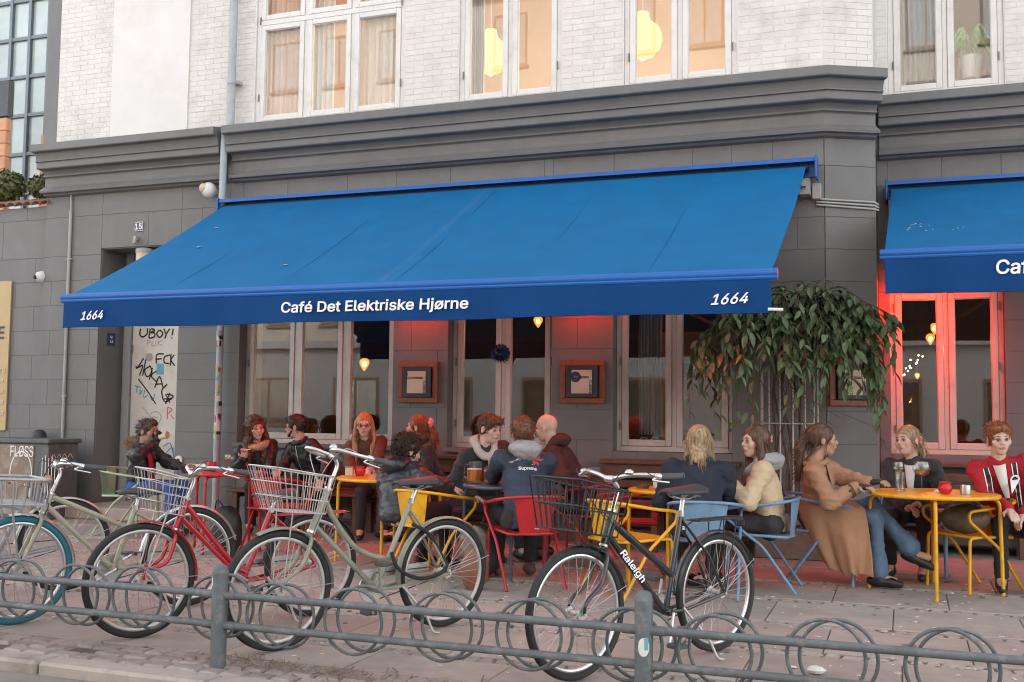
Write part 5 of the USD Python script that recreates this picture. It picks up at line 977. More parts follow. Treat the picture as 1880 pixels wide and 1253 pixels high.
bag('handbag', 'brown leather handbag lying on the seat of the yellow armchair', (.44, 9.16, .555), (.19, .12, .115), 'bag_brown', 12, [(.3, 9.1, .62), (.36, 9.05, .74), (.48, 9.08, .72), (.56, 9.14, .62)])
g = np.random.default_rng(8); lt = []
for k in range(90):
    x, y, s = -4.2 + 3.4 * g.random(), 4.72 + .34 * g.random(), .006 + .014 * g.random(); a = g.random() * 3.14
    lt.append(move(box(-s * 1.2, s * 1.2, -s * .25, s * .25, 0, .002), (x, y, .006 + .008 * g.random()), a, .3 * g.normal(), .3 * g.normal()))
for cx, cy in ((-3.35, 4.95), (-3.05, 4.9), (-2.75, 4.88)):
    for k in range(46): a = g.random() * 6.28; s = .015 + .035 * g.random(); x, y = cx + .09 * g.normal(), cy + .035 * g.normal(); lt.append(tube([(x, y, .006), (x + s * math.cos(a) * .6, y + s * math.sin(a) * .6, .01 + .02 * g.random()), (x + s * math.cos(a), y + s * math.sin(a), .008 + .03 * g.random())], .0012, 4))
single('dry_grass', lt, 'dry_leaf', 'wisps of dry grass and debris between the cobbles by the railing', 'debris', kind='stuff')
def litter(u, v, m, label, n, sc): o = ground(u, v); single(n, lump((o[0], o[1], sc[2]), sc, int(u), 8), m, label, 'litter')
litter(1498, 1238, 'paper', 'crushed white paper cup on the pavement behind the railing loops', 'paper_cup', (.05, .03, .022)); litter(1456, 1227, 'paper', 'scrap of white paper beside the crushed cup', 'paper_scrap', (.022, .015, .006)); litter(1748, 1091, 'paper', 'tiny white paper scrap under the right yellow table', 'paper_scrap', (.014, .012, .006)); litter(1803, 1098, 'dry_leaf', 'brown dry leaf on the slabs at the right', 'dry_leaf', (.028, .018, .008)); litter(356, 1107, 'paper', 'white scrap on the pavement left of the railing post', 'paper_scrap', (.018, .012, .004)); litter(268, 1189, 'dry_leaf', 'pale leaf on the pavement under the red bicycle', 'dry_leaf', (.02, .014, .004))
g = np.random.default_rng(19); bits = []
for k in range(240): x, y = -5.5 + 6.2 * g.random(), 5.1 + 4.6 * g.random(); s = .004 + .007 * g.random(); bits.append(move(box(-s * 1.6, s * 1.6, -s * .6, s * .6, 0, .003), (x, y, -.001), g.random() * 3))
single('pavement_litter', bits, 'paper', 'small pale cigarette ends and crumbs scattered over the slabs', 'litter', kind='stuff')
# ---------------------------------------------------------------- people: smooth implicit bodies turned into meshes
mat('skin', (.60, .39, .31), .5, var=.05, vs=20, spec=.4); mat('skin_tan', (.44, .26, .18), .5, var=.05, vs=20, spec=.4); mat('lips', (.42, .13, .11), .4); mat('eye_white', (.30, .26, .24), .4); mat('iris', (.03, .02, .017), .25); mat('brow_dark', (.05, .03, .022), .7)
def strand_mat(name, c, sc=60.):
    c = np.array(c)
    MATS[name] = usdkit.material(stage, '/World/Looks/' + name, {'tc': ('texture_coordinate', {}), 'mp': ('mapping', {'scale': (1., 1., .12)}), 'n': ('noise_texture', {'scale': sc, 'detail': 4.}), 'r': ('rgb_ramp', {'ramp': [(.3, c * .45), (.5, c), (.72, np.minimum(c * 1.7, 1))]}), 'b': ('bump', {'strength': .5, 'distance': .004}), 'p': ('principled_bsdf', {'roughness': .42, 'specular_ior_level': .45})},
        [('tc.object', 'mp.vector'), ('mp.vector', 'n.vector'), ('n.fac', 'r.fac'), ('r.color', 'p.base_color'), ('n.fac', 'b.height'), ('b.normal', 'p.normal')], surface='p.BSDF')
strand_mat('hair_dark', (.035, .02, .014)); strand_mat('hair_brown', (.085, .042, .022)); strand_mat('hair_auburn', (.13, .05, .022)); strand_mat('hair_blond', (.36, .21, .095)); strand_mat('hair_ash', (.32, .22, .12)); strand_mat('hair_grey', (.06, .045, .035)); strand_mat('hair_ginger', (.20, .07, .025))
mat('cloth_black', (.016, .016, .018), .7, var=.25, vs=9, bump=.5, bs=30, sheen=.2); mat('leather_black', (.018, .019, .021), .36, var=.3, vs=9, bump=.4, bs=22); mat('puffer_black', (.022, .022, .025), .38, var=.2, vs=8, bump=.3, bs=16); mat('cloth_navy', (.025, .035, .06), .75, var=.2, vs=9, bump=.4, bs=30); mat('cloth_navy_dark', (.014, .019, .034), .85, var=.2, bump=.5, bs=40)
mat('cloth_grey', (.32, .31, .31), .9, var=.15, vs=14, bump=.5, bs=60); mat('cloth_pale', (.50, .46, .43), .9, var=.1, bump=.5, bs=50); mat('cloth_beige', (.55, .42, .27), .85, var=.12, vs=8, bump=.5, bs=30); mat('cloth_camel', (.37, .20, .115), .8, var=.15, vs=6, bump=.4, bs=24); mat('cloth_brown', (.10, .055, .035), .85, var=.25, bump=.5, bs=30); mat('cloth_red', (.36, .012, .022), .85, var=.15, bump=.6, bs=70); mat('cloth_maroon', (.05, .016, .016), .8, var=.25, bump=.5, bs=26); mat('cloth_white', (.7, .68, .66), .8, bump=.3)
mat('denim_blue', (.10, .17, .26), .85, var=.3, vs=10, bump=.5, bs=90); mat('denim_bright', (.025, .10, .36), .8, var=.2, bump=.4, bs=60); mat('trouser_dark', (.025, .022, .024), .85, var=.3, bump=.4, bs=40); mat('shoe_black', (.015, .014, .014), .4); mat('shoe_tan', (.10, .075, .055), .6, var=.3); mat('fur_tan', (.48, .33, .22), .95, var=.5, vs=40, bump=1., bs=120); mat('glasses_black', (.02, .015, .015), .3); mat('pink_cloth', (.7, .33, .33), .7); mat('plaid_red', (.3, .02, .025), .9, var=.4, vs=25)
def unit(v): v = np.array(v, float); return v / (np.linalg.norm(v) + 1e-12)
def rc(a, b, ra, rb=None, flat=None, lat=None):          # tapered capsule; flat squeezes it across the direction lat
    a, b = np.array(a, float), np.array(b, float); rb = ra if rb is None else rb
    def f(p):
        pa = p - a; ba = b - a; t = np.clip(pa @ ba / max(ba @ ba, 1e-9), 0, 1); q = pa - t[:, None] * ba
        if flat is not None:
            dep = unit(np.cross(ba, lat)); k = q @ dep; q = q + np.outer(k * (1 / flat - 1), dep)
            return (np.linalg.norm(q, axis=1) - (ra + (rb - ra) * t)) * .8
        return np.linalg.norm(q, axis=1) - (ra + (rb - ra) * t)
    m = max(ra, rb); return f, np.minimum(a, b) - m, np.maximum(a, b) + m
def el(c, r, R=None):
    c, r = np.array(c, float), np.array(r, float)
    def f(p):
        q = p - c
        if R is not None: q = q @ np.array(R).T
        k0 = np.linalg.norm(q / r, axis=1); k1 = np.linalg.norm(q / r ** 2, axis=1); return k0 * (k0 - 1) / np.maximum(k1, 1e-9)
    return f, c - r.max(), c + r.max()
def net(prims, h, k=.02, cut=()):
    """smooth union of the shapes minus the cuts, as a mesh (surface nets on a grid of step h)"""
    lo = np.min([q[1] for q in prims], 0) - 3 * h; hi = np.max([q[2] for q in prims], 0) + 3 * h
    def D(p):
        d = None
        for f, _, _ in prims:
            e = f(p)
            if d is None: d = e
            else: w = np.clip(.5 + .5 * (d - e) / k, 0, 1); d = d * (1 - w) + e * w - k * w * (1 - w)
        for f, _, _ in cut:
            e = -f(p); w = np.clip(.5 - .5 * (d - e) / (k * .5), 0, 1); d = d * (1 - w) + e * w + k * .5 * w * (1 - w)
        return d
    C = 4; n = np.ceil((hi - lo) / (C * h)).astype(int) + 1
    g = np.stack(np.meshgrid(*[lo[i] + (np.arange(n[i]) + .5) * C * h for i in range(3)], indexing='ij'), -1)
    cd = D(g.reshape(-1, 3)).reshape(n); full = np.repeat(np.repeat(np.repeat(cd, C, 0), C, 1), C, 2)
    near = np.repeat(np.repeat(np.repeat(np.abs(cd) < C * h * 1.7 + k * .3, C, 0), C, 1), C, 2); idx = np.argwhere(near)
    full[near] = D(lo + (idx + .5) * h)
    s = full < 0; N = np.array(full.shape) - 1; c = [(i, j, l) for i in (0, 1) for j in (0, 1) for l in (0, 1)]
    S = np.stack([s[i:N[0] + i, j:N[1] + j, l:N[2] + l] for i, j, l in c], -1); act = S.any(-1) & ~S.all(-1); ci = np.argwhere(act)
    V = np.stack([full[ci[:, 0] + i, ci[:, 1] + j, ci[:, 2] + l] for i, j, l in c], 1); cp = np.array(c, float); acc = np.zeros((len(ci), 3)); cnt = np.zeros(len(ci))
    for a in range(8):
        for b in range(a + 1, 8):
            if np.abs(cp[a] - cp[b]).sum() == 1:
                m = (V[:, a] < 0) != (V[:, b] < 0); t = V[m, a] / (V[m, a] - V[m, b]); acc[m] += cp[a] + t[:, None] * (cp[b] - cp[a]); cnt[m] += 1
    pos = lo + (ci + acc / cnt[:, None] + .5) * h; ids = np.full(tuple(N), -1); ids[act] = np.arange(len(ci)); F = []
    for ax in range(3):
        u, v = (ax + 1) % 3, (ax + 2) % 3; a = [slice(1, N[i]) for i in range(3)]; b = list(a); a[ax] = slice(0, N[ax]); b[ax] = slice(1, N[ax] + 1)
        A, B = s[tuple(a)], s[tuple(b)]; e = np.argwhere(A != B); inside = A[tuple(e.T)]; e = e + 1; e[:, ax] -= 1
        q = []
        for du, dv in ((1, 1), (0, 1), (0, 0), (1, 0)): w = e.copy(); w[:, u] -= du; w[:, v] -= dv; q.append(ids[tuple(w.T)])
        q = np.stack(q, 1); q[~inside] = q[~inside][:, ::-1]; F.append(q)
    F = np.vstack(F); F = F[(F >= 0).all(1)]
    return pos, np.vstack([F[:, [0, 1, 2]], F[:, [0, 2, 3]]])
def vnormals(m): return trimesh.Trimesh(m[0], m[1], process=False).vertex_normals
def crease(m, amp, sc, seed, st=(1, 1, 1)):
    v, f = m; return v + vnormals(m) * (amp * 2 * (meshkit.fbm(v * np.array(st) * sc + seed * 7.3, 3, seed) - .5))[:, None], f
def ridge(m, amp, sc, seed):
    v, f = m; w = v + .05 * (meshkit.fbm(v * 5 + seed, 2, seed)[:, None] - .5); n = meshkit.noise(w * np.array([1, 1, 1.5]) * sc + seed * 3.1, seed); return v + vnormals(m) * (amp * ((1 - np.abs(2 * n - 1)) ** 4 - .25))[:, None], f
def frame(yaw, pitch=0., roll=0.):
    """rows: forward, left, up of something that faces yaw (degrees), pitch up, roll"""
    y, p, r = map(math.radians, (yaw, pitch, roll)); f = np.array([math.cos(y) * math.cos(p), math.sin(y) * math.cos(p), math.sin(p)]); l = np.array([-math.sin(y), math.cos(y), 0]); u = np.cross(f, l)
    return np.array([f, l * math.cos(r) + u * math.sin(r), u * math.cos(r) - l * math.sin(r)])
def ik(a, b, l1, l2, pole):
    a, b = np.array(a, float), np.array(b, float); d = b - a; L = np.linalg.norm(d); L2 = min(L, (l1 + l2) * .985); d = d / L; b = a + d * L2
    x = (l1 * l1 - l2 * l2 + L2 * L2) / (2 * L2); hgt = math.sqrt(max(l1 * l1 - x * x, 0)); q = np.array(pole, float); q = q - d * (q @ d); return a + d * x + unit(q) * hgt, b
def hand(wrist, d, palm, side, curl=.5, s=1.):
    """palm and five curled fingers; d points from wrist to knuckles, palm is the palm's normal, side +1 puts the thumb at cross(d, palm)"""
    d = unit(d); n = unit(np.array(palm) - d * (np.array(palm) @ d)); t = np.cross(d, n) * side; w = np.array(wrist); pr = [rc(w - d * .02, w + d * .03, .023 * s, .025 * s, .75, t)]
    K = w + d * .085 * s; pr += [rc(w + d * .03 * s + t * .012 * s, K + t * .02 * s, .021 * s, .016 * s), rc(w + d * .03 * s - t * .012 * s, K - t * .022 * s, .021 * s, .015 * s)]
    fp = []
    for i, (o, L, r) in enumerate(((.030, .068, .0088), (.010, .078, .0092), (-.010, .072, .0088), (-.029, .056, .0078))):
        a = K + t * o * s; c1 = curl * (.9 + .12 * i); dirs = d; p = a
        for seg, (fr, cc) in enumerate(((.45, .55), (.32, 1.), (.25, .7))):
            ang = c1 * cc; q = unit(dirs * math.cos(ang) + np.cross(np.cross(dirs, n), dirs) * math.sin(ang)); e = p + q * L * fr * s; fp.append(rc(p, e, r * s * (1 - .06 * seg), r * s * (.95 - .08 * seg))); p, dirs = e, q
    b = w + d * .022 * s + t * .022 * s; m = b + unit(d * .6 + t * .75 + n * .35) * .042 * s; e = m + unit(d * .85 + t * .2 + n * .4 * (0.4 + curl)) * .032 * s; fp += [rc(b, m, .0125 * s, .0105 * s), rc(m, e, .0105 * s, .008 * s)]
    return pr + fp
def fix(m):                                                # watertight mesh for the boolean union
    v, f = m; q = manifold3d.Manifold(manifold3d.Mesh(np.asarray(v, np.float32), np.asarray(f, np.uint32))); return q
HS = 1.07
def person(label, head, face, hips, torso, hands, S):
    """head: centre of the head; face: (yaw, pitch, roll); hips: seat point; torso: yaw the chest faces; hands: left and right wrist targets; S: clothes and hair"""
    H, hp = np.array(head, float), np.array(hips, float); t = thing('person', label, 'person', (hp[0], hp[1], 0)); A = frame(*face); T = frame(torso); fw, lf = T[0], T[1]; up = np.array([0, 0, 1.]); k = S.get('k', 1.); rgn = S.get('seed', 1)
    L = lambda x, y, z: H + (A.T @ (np.array([x, y, z]) * HS))
    neck = H - A[0] * .03 * HS - A[2] * .105 * HS; base = neck - up * .058 - fw * S.get('nb', .02)
    sp = unit(base - hp); lat = unit(lf - sp * (lf @ sp)); dep = np.cross(lat, sp); dep = dep if dep @ fw > 0 else -dep
    w = S.get('sh', .172) * k; sL, sR = base - sp * .05 + lat * w, base - sp * .05 - lat * w
    chest = base - sp * .17; belly = hp + sp * .16
    arms = []
    for i, (s, hd) in enumerate(((sL, hands[0]), (sR, hands[1]))):
        sg = 1 if i == 0 else -1; e, wr = ik(s, hd, .285 * k, .255 * k, S.get('pole' + 'LR'[i], lat * sg * .6 - up * .8 - dep * .35)); arms.append((s, e, wr))
    hd_dirs = S.get('hd', [None, None]); hm = []
    for i, (s, e, wr) in enumerate(arms):
        d = unit(wr - e) if hd_dirs[i] is None else unit(hd_dirs[i]); pn = S.get('palm', [None, None])[i]; pn = (-up + .3 * fw) if pn is None else pn; hm.append(hand(wr, d, pn, 1 if i == 0 else -1, S.get('curl', [.5, .5])[i]))
    # legs
    hL, hR = hp + lf * .085, hp - lf * .085; legs = []
    kn = S.get('knees'); ft = S.get('feet')
    for i, h0 in enumerate((hL, hR)):
        sg = 1 if i == 0 else -1; K = h0 + fw * .42 + lf * sg * .05 + up * .02 if kn is None else np.array(kn[i]); K = h0 + unit(K - h0) * .43; Fo = K + fw * .02 - up * (K[2] - .09) if ft is None else np.array(ft[i], float); legs.append((h0, K, Fo))
    # body: one continuous surface
    sk = [el(H + A.T @ (np.array([-.012, 0, .028]) * HS), np.array([.094, .074, .088]) * HS, A), el(L(.022, 0, -.035), np.array([.066, .056, .078]) * HS, A), rc(L(.055, 0, -.088), L(.045, 0, -.07), .026 * HS, .04 * HS), rc(L(.084, 0, .010), L(.103, 0, -.022), .0075 * HS, .0115 * HS), rc(L(.095, .010, -.026), L(.095, -.010, -.026), .008 * HS),
          rc(L(.074, .035, .022), L(.074, -.035, .022), .015 * HS), rc(L(.06, .047, -.02), L(.06, .04, -.03), .022 * HS), rc(L(.06, -.047, -.02), L(.06, -.04, -.03), .022 * HS), rc(L(.088, .014, -.055), L(.088, -.014, -.055), .0095 * HS), rc(neck + A[2] * .06, base - sp * .01, .052 * k, .058 * k)]
    ears = [el(L(-.012, .078 * s, -.008), np.array([.018, .009, .032]) * HS, A) for s in (1, -1)]
    eyes = [el(L(.090, .031 * s, -.001), np.array([.011, .015, .007]) * HS, A) for s in (1, -1)]
    hm_ = net(sk + ears, .0062, .016 * HS, eyes); bd = [rc(base - sp * .02, chest, .06, .11, .7, lat), rc(chest, belly, .115 * k, .10 * k, .72, lat), rc(belly, hp, .105 * k, .12 * k, .8, lat), rc(sL, sR, .045)]
    for (s, e, wr) in arms: bd += [rc(s, e, .043, .034), rc(e, wr, .034, .024)]
    for (h0, K, Fo) in legs: bd += [rc(h0, K, .075, .05), rc(K, Fo, .048, .034), rc(Fo, Fo + fw * .12 - up * .03, .035, .03)]
    body = fix(net(bd, .014, .03)); body = body + fix(hm_)
    gl = S.get('gloves')
    for q in hm: body = body + fix(net(q, .0048, .010))
    bm = P(t, 'body', body, S.get('skin', 'skin'), True, True)
    for s in (1, -1):
        e = P(bm, 'eye', ball(L(.0775, .031 * s, -.001), .0125 * HS, 12), 'eye_white', True, True); P(bm, 'iris', ball(L(.0775, .031 * s, -.001) + unit(A[0] + A[1] * S.get('gaze', 0)) * .0078 * HS, .0064 * HS, 10), 'iris', True, True)
        P(bm, 'eyebrow', tube([L(.092, .014 * s, .0225), L(.092, .031 * s, .029), L(.078, .05 * s, .022)], [.0035, .0045, .002], 6, flat=.7), S.get('brow', 'brow_dark'), True, True)
        P(bm, 'eyelid', tube([L(.088, .017 * s, .003), L(.095, .031 * s, .0105), L(.083, .046 * s, .003)], .0022, 5), 'brow_dark', True, True)
    sm = S.get('smile', 0.); P(bm, 'lips', [tube([L(.083, .024, -.057 + sm), L(.0965, .009, -.0515), L(.0985, 0, -.0535), L(.0965, -.009, -.0515), L(.083, -.024, -.057 + sm)], [.001, .0042, .0042, .0042, .001], 6), tube([L(.083, .022, -.058 + sm), L(.0965, 0, -.0625 - sm * .6), L(.083, -.022, -.058 + sm)], [.001, .0055, .001], 6)], 'lips', True, True)
    if sm > .004: P(bm, 'teeth', tube([L(.088, .018, -.0555 + sm * .7), L(.0965, 0, -.0575), L(.088, -.018, -.0555 + sm * .7)], [.001, .0038, .001], 6), 'eye_white', True, True)
    # clothes
    def sleeve(a, b=1., r0=.062, r1=.055, r2=.045, to=.92):
        s, e, wr = a; q = [rc(s, e, r0 * b, r1 * b), rc(e, e + (wr - e) * to, r1 * b, r2 * b)]; return q
    jk = S['jacket']; f = jk.get('f', 1.); J = [rc(base - sp * .035, chest, .085 * f, .15 * f, .68, lat), rc(chest, belly, .152 * k * f, .145 * k * f, .72, lat), rc(belly, hp + sp * jk.get('hem', .02), .145 * k * f, .155 * k * f, .76, lat), rc(sL - up * .01, sR - up * .01, .062 * f, .062 * f)]
    for a in arms: J += sleeve(a, f)
    zc = hp[2] - .055; jm = net(J, .0125, .035, [(lambda p: p[:, 2] - zc, hp, hp)])
    if jk.get('quilt'): v, fc = jm; q = np.abs(np.sin(((v - hp) @ sp) * math.pi / jk['quilt'])) ** .6; jm = (v + vnormals(jm) * ((q - .6) * .009)[:, None], fc)
    jm = crease(jm, jk.get('crease', .010), 9, rgn, (1, 1, 1.7)); jm = ridge(jm, .011, 6.5, rgn + 3); jm = ridge(jm, .005, 17, rgn + 5)
    JP = P(t, 'jacket', jm, jk['m'], True, True)
    for (s, e, wr) in arms: c = e + (wr - e) * .92; d = unit(wr - e); P(JP, 'cuff', rod(c - d * .025, c + d * .014, .046 * f ** .5, 14, .042 * f ** .5), jk.get('cuff', jk['m']), 30, True)
    if jk.get('collar'):
        cr = jk.get('cr', .083); ring = lambda h, r: [base + up * h + lat * r * math.cos(a) + dep * r * .92 * math.sin(a) + dep * .005 for a in np.linspace(0, 2 * math.pi, 28, endpoint=False)]
        P(JP, 'collar', crease(net([rc(p, q, jk.get('ct', .022)) for p, q in zip(ring(jk['collar'], cr), ring(jk['collar'], cr)[1:] + ring(jk['collar'], cr)[:1])] , .009, .012), jk.get('cc', .006), 18, 3), jk.get('cm', jk['m']), True, True)
    if S.get('hood'):
        m, sz = S['hood']; o = base + up * .055 - dep * .065; q = [el(o - up * .03 - dep * .01, (.118 * sz, .112 * sz, .062 * sz)), el(o - up * .06 - dep * .02, (.085 * sz, .075 * sz, .065 * sz))]; ar = np.linspace(-.9, math.pi + .9, 18)
        pts = [base + up * (.035 - .055 * max(math.sin(a), 0)) + lat * .09 * math.cos(a) + dep * .092 * math.sin(a) - up * .035 * max(math.sin(a), 0) for a in ar]; q += [rc(p1, p2, .026, .026) for p1, p2 in zip(pts, pts[1:])]
        P(t, 'hood', crease(net(q, .010, .035, [el(neck + up * .05, (.07, .07, .10))]), .012, 14, rgn, (1, 1, 1.4)), m, True, True)
        if S.get('cord'): P(t, 'hood_cord', [tube(catmull([base + dep * .125 + lat * s * .02 - up * .02, base + dep * .15 + lat * s * .022 - up * .1, base + dep * .15 + lat * s * .015 - up * .18], 5), .006, 6) for s in (1, -1)], m, True, True)
    if S.get('shirt'):
        c = chest + dep * (.150 * .68 * f * .86); P(t, 'shirt', thick(grid(lambda a, b: base - sp * (.0 + .27 * a) + dep * ((.068 + .055 * min(a * 1.6, 1)) * f + .022 - .35 * (((b - .5) * 2 * (.046 - .028 * a)) ** 2) / .05) + lat * (b - .5) * 2 * (.046 - .028 * a), np.linspace(0, 1, 8), np.linspace(0, 1, 7)), .004), S['shirt'], True, True)
    if S.get('zip'): P(JP, 'zip', tube(catmull([base + dep * .075 * f - up * .0, chest + dep * .113 * f, belly + dep * .112 * f], 6), .005, 6), S['zip'], True, True)
    tr = S.get('trousers', 'trouser_dark'); q = [rc(hL, hR, .12, .12, .9, up)]
    fl = S.get('flare', 0)
    for (h0, K, Fo) in legs: an = Fo + up * .03; q += [rc(h0, K, .088, .064), rc(K, K + (an - K) * .5, .063, .052), rc(K + (an - K) * .5, an + (K - an) * .06, .052, .054 + fl)]
    P(t, 'trousers', crease(crease(net(q, .0125, .03), .008, 10, rgn + 1, (1, 1, 2)), .003, 30, rgn), tr, True, True)
    for i, (h0, K, Fo) in enumerate(legs):
        fd = unit(S['toe'][i]) if S.get('toe') else fw; P(t, 'shoe', net([rc(Fo - fd * .05 - up * .035, Fo + fd * .10 - up * .042, .042, .036), rc(Fo + fd * .10 - up * .042, Fo + fd * .16 - up * .05, .036, .028), rc(Fo, Fo - up * .03, .045)], .009, .02), S.get('shoes', 'shoe_black'), True, True)
    # hair
    hs, hmat = S.get('hair', ('short', 'hair_dark')); cap = [el(L(-.020, 0, .036), np.array([.104, .086, .096]) * HS, A)]; facecut = [el(L(.098, 0, -.03), np.array([.062, .072, .088]) * HS, A), el(L(.04, 0, -.14), np.array([.09, .09, .08]) * HS, A)]; q, cut = list(cap), list(facecut); am, fs = .008, 26
    if hs in ('short', 'curly'):
        cut += [el(L(-.03, 0, -.115), np.array([.13, .12, .07]) * HS, A)]; q += [el(L(.035, 0, .085), np.array([.06, .06, .038]) * HS, A), el(L(-.05, 0, -.0), np.array([.058, .07, .075]) * HS, A)]; am, fs = (.016, 38) if hs == 'curly' else (.012, 22)
        if hs == 'curly': q += [el(L(-.02, 0, .05), np.array([.106, .092, .084]) * HS, A)]
        if S.get('fringe'): q += [el(L(.065, .02, .075), np.array([.045, .055, .034]) * HS, A), el(L(.05, -.05, .06), np.array([.045, .03, .045]) * HS, A)]
    elif hs == 'bald': pass
    elif hs in ('long', 'bigcurl', 'bob'):
        ln = {'long': .30, 'bigcurl': .30, 'bob': .17}[hs] * S.get('hl', 1.); bk = base - dep * (.105 if hs != 'bob' else .09) - up * (ln - .16); rr_ = .06 if hs != 'bigcurl' else .085
        q += [rc(L(-.045, 0, -.0), bk, .082 * HS, rr_, .7, lat)]
        for s in (1, -1):
            if S.get('front', 1): q += [rc(L(.012, .075 * s, .03), L(-.005, .086 * s, -.10), .026, .034), rc(L(-.005, .086 * s, -.10), base + lat * s * .10 + dep * .09 - up * ln * .55, .034 if hs != 'bigcurl' else .055, .030 if hs != 'bigcurl' else .05)]
            else: q += [rc(L(-.02, .07 * s, .02), L(-.045, .075 * s, -.11), .030, .034)]
        am, fs = (.016, 34) if hs == 'bigcurl' else (.0045, 44)
        if hs == 'bigcurl': q += [el(L(-.03, 0, .045), np.array([.12, .115, .11]) * HS, A)]
    elif hs == 'pony':
        a0 = L(-.115, 0, .01); q += [el(L(-.06, 0, .0), np.array([.056, .068, .07]) * HS, A)]; cut += [el(L(-.03, 0, -.125), np.array([.13, .12, .068]) * HS, A)]; pl = S.get('pl', .30); e1 = a0 - A[0] * .06 - up * .10; e2 = e1 - up * (pl - .1) - A[0] * .02; q += [rc(L(-.09, 0, .01), a0 - A[0] * .025, .028, .030), rc(a0 - A[0] * .025, e1, .032, .042), rc(e1, e2, .042, .016)]; am, fs = .004, 44
        P(t, 'hair_tie', rod(L(-.108, 0, .01), a0 - A[0] * .012, .032, 14), S.get('tie', 'cloth_black'), 30, True)
    if hs == 'bald': q, cut = [el(L(-.045, 0, -.03), np.array([.074, .0745, .045]) * HS, A)], []; am = .0005
    HM = None if hs == 'bald' else net(q, .0075, .02 if hs != 'pony' else .014, cut); HM = HM and crease(HM, am, fs, rgn, (1, 1, .45 if hs in ('long', 'bob', 'pony') else 1)); hair = HM and P(t, 'hair', HM, hmat if hs != 'bald' else 'skin_shadow', True, True)
    if hs != 'bald':                                       # loose locks over the surface break the outline
        v, fc = HM; nv = vnormals(HM); gg = np.random.default_rng(rgn + 50); ix = gg.choice(len(v), min(420 if hs != 'bigcurl' else 420, len(v)), replace=False); lk = []
        for i in ix:
            p, n = v[i], nv[i]; down = {'short': .3, 'curly': .0, 'bigcurl': .6, 'long': 1., 'bob': 1., 'pony': .5}[hs]; d = unit(n * (.3 if hs in ('short', 'curly') else .08) + .45 * gg.normal(size=3) * (.28 if down > .4 else 1) - up * down - A[0] * .25); ll = (.035 if hs in ('short', 'curly') else .075) * (.7 + .6 * gg.random())
            if hs in ('curly', 'bigcurl'): x = unit(np.cross(d, n)); y = np.cross(d, x); lk.append(tube([p + d * ll * s + (x * math.cos(s * 9 + i) + y * math.sin(s * 9 + i)) * .009 * (1 + s) for s in np.linspace(0, 1, 9)], .0032, 4))
            else: lk.append(tube([p - n * .002, p + d * ll * .5 + n * .003, p + d * ll - n * .004 - up * .01 * down], [.0024, .002, .0006], 4))
        P(hair, 'locks', lk, hmat, True, True, kind='stuff')
    if S.get('glasses'):
        gp = []
        for s in (1, -1): gp += [tube([L(.104, .033 * s + .021 * math.cos(a), -.002 + .018 * math.sin(a)) for a in np.linspace(0, 6.28, 20, endpoint=False)], .0019, 5, closed=True), tube([L(.103, .055 * s, .003), L(.04, .079 * s, .004), L(-.02, .082 * s, -.006)], .0017, 5)]
        P(t, 'glasses', gp + [tube([L(.105, .012, .002), L(.108, 0, .004), L(.105, -.012, .002)], .0019, 5)], S['glasses'], True, True)
    if S.get('beard'): P(t, 'beard', crease(net([rc(L(.03, .058, -.045), L(.068, .024, -.088), .012, .016), rc(L(.03, -.058, -.045), L(.068, -.024, -.088), .012, .016), rc(L(.072, .02, -.09), L(.072, -.02, -.09), .015), rc(L(.092, .02, -.047), L(.092, -.02, -.047), .007)], .0065, .01), .003, 40, 2), S['beard'], True, True)
    if gl: 
        for q in hm: P(t, 'glove', net([(lambda p, f_=f_: f_(p) - .003, a_ - .004, b_ + .004) for f_, a_, b_ in (q if gl != 'fingerless' else q[:3])], .005, .011), 'leather_black', True, True)
    return dict(t=t, L=L, A=A, base=base, sp=sp, lat=lat, dep=dep, up=up, jm=jm, arms=arms, legs=legs, J=JP, chest=chest, hp=hp, fw=fw, lf=lf, neck=neck)
def decal(R, mesh, side=-1, off=.004):
    """drapes flat artwork (x across the back or chest, z up from the hips along the spine) on the jacket"""
    from scipy.spatial import cKDTree
    v, f = R['jm']; n = vnormals(R['jm']); d = R['dep'] * side; ok = (n @ d) > .25; q = v[ok] - R['base']; lx = R['lat'] * -side * -1 if side > 0 else R['lat'] * -1; tr = cKDTree(np.stack([q @ lx, q @ R['sp']], 1)); m, mf = arr(mesh); dd, ii = tr.query(m[:, [0, 2]], k=4); depth = ((q[ii] @ d).mean(1)); return R['base'] + np.outer(m[:, 0], lx) + np.outer(m[:, 2], R['sp']) + np.outer(depth + off + m[:, 1] * -1, d), mf
mat('skin_shadow', (.36, .20, .15), .6)

# 1 left: parka with fur hood, drinking
H1 = at(272, 792, 9.4)
R = person('person in a black fur-hooded parka and blue trousers raising a cup to the mouth', H1, (2, -2, 0), (H1[0] - .10, 9.44, .50), 8, [at(352, 872, 9.35), at(287, 812, 9.27)], dict(jacket=dict(m='puffer_black', f=1.08, crease=.014, collar=.03, cm='cloth_black'), hair=('short', 'hair_grey'), trousers='denim_bright', skin='skin_tan', gloves=True, hd=[None, (.35, .1, .9)], palm=[None, (.3, -.6, .2)], curl=[.4, 1.1], poleR=(-.2, -.9, -.5), seed=2, beard=None))
fr = np.random.default_rng(1); c = R['base'] - R['dep'] * .12 + R['up'] * .03
P(R['t'], 'fur_trim', [tube([c + d * .02, c + d * (.06 + .035 * fr.random()), c + d * (.095 + .03 * fr.random()) - [0, 0, .015]], [.004, .003, .0008], 4) for d in [unit(fr.normal(size=3) * [1, 1, .7] + [0, 0, .2]) for _ in range(420)]] + [ball(c, .06, 10)], 'fur_tan', True, True)
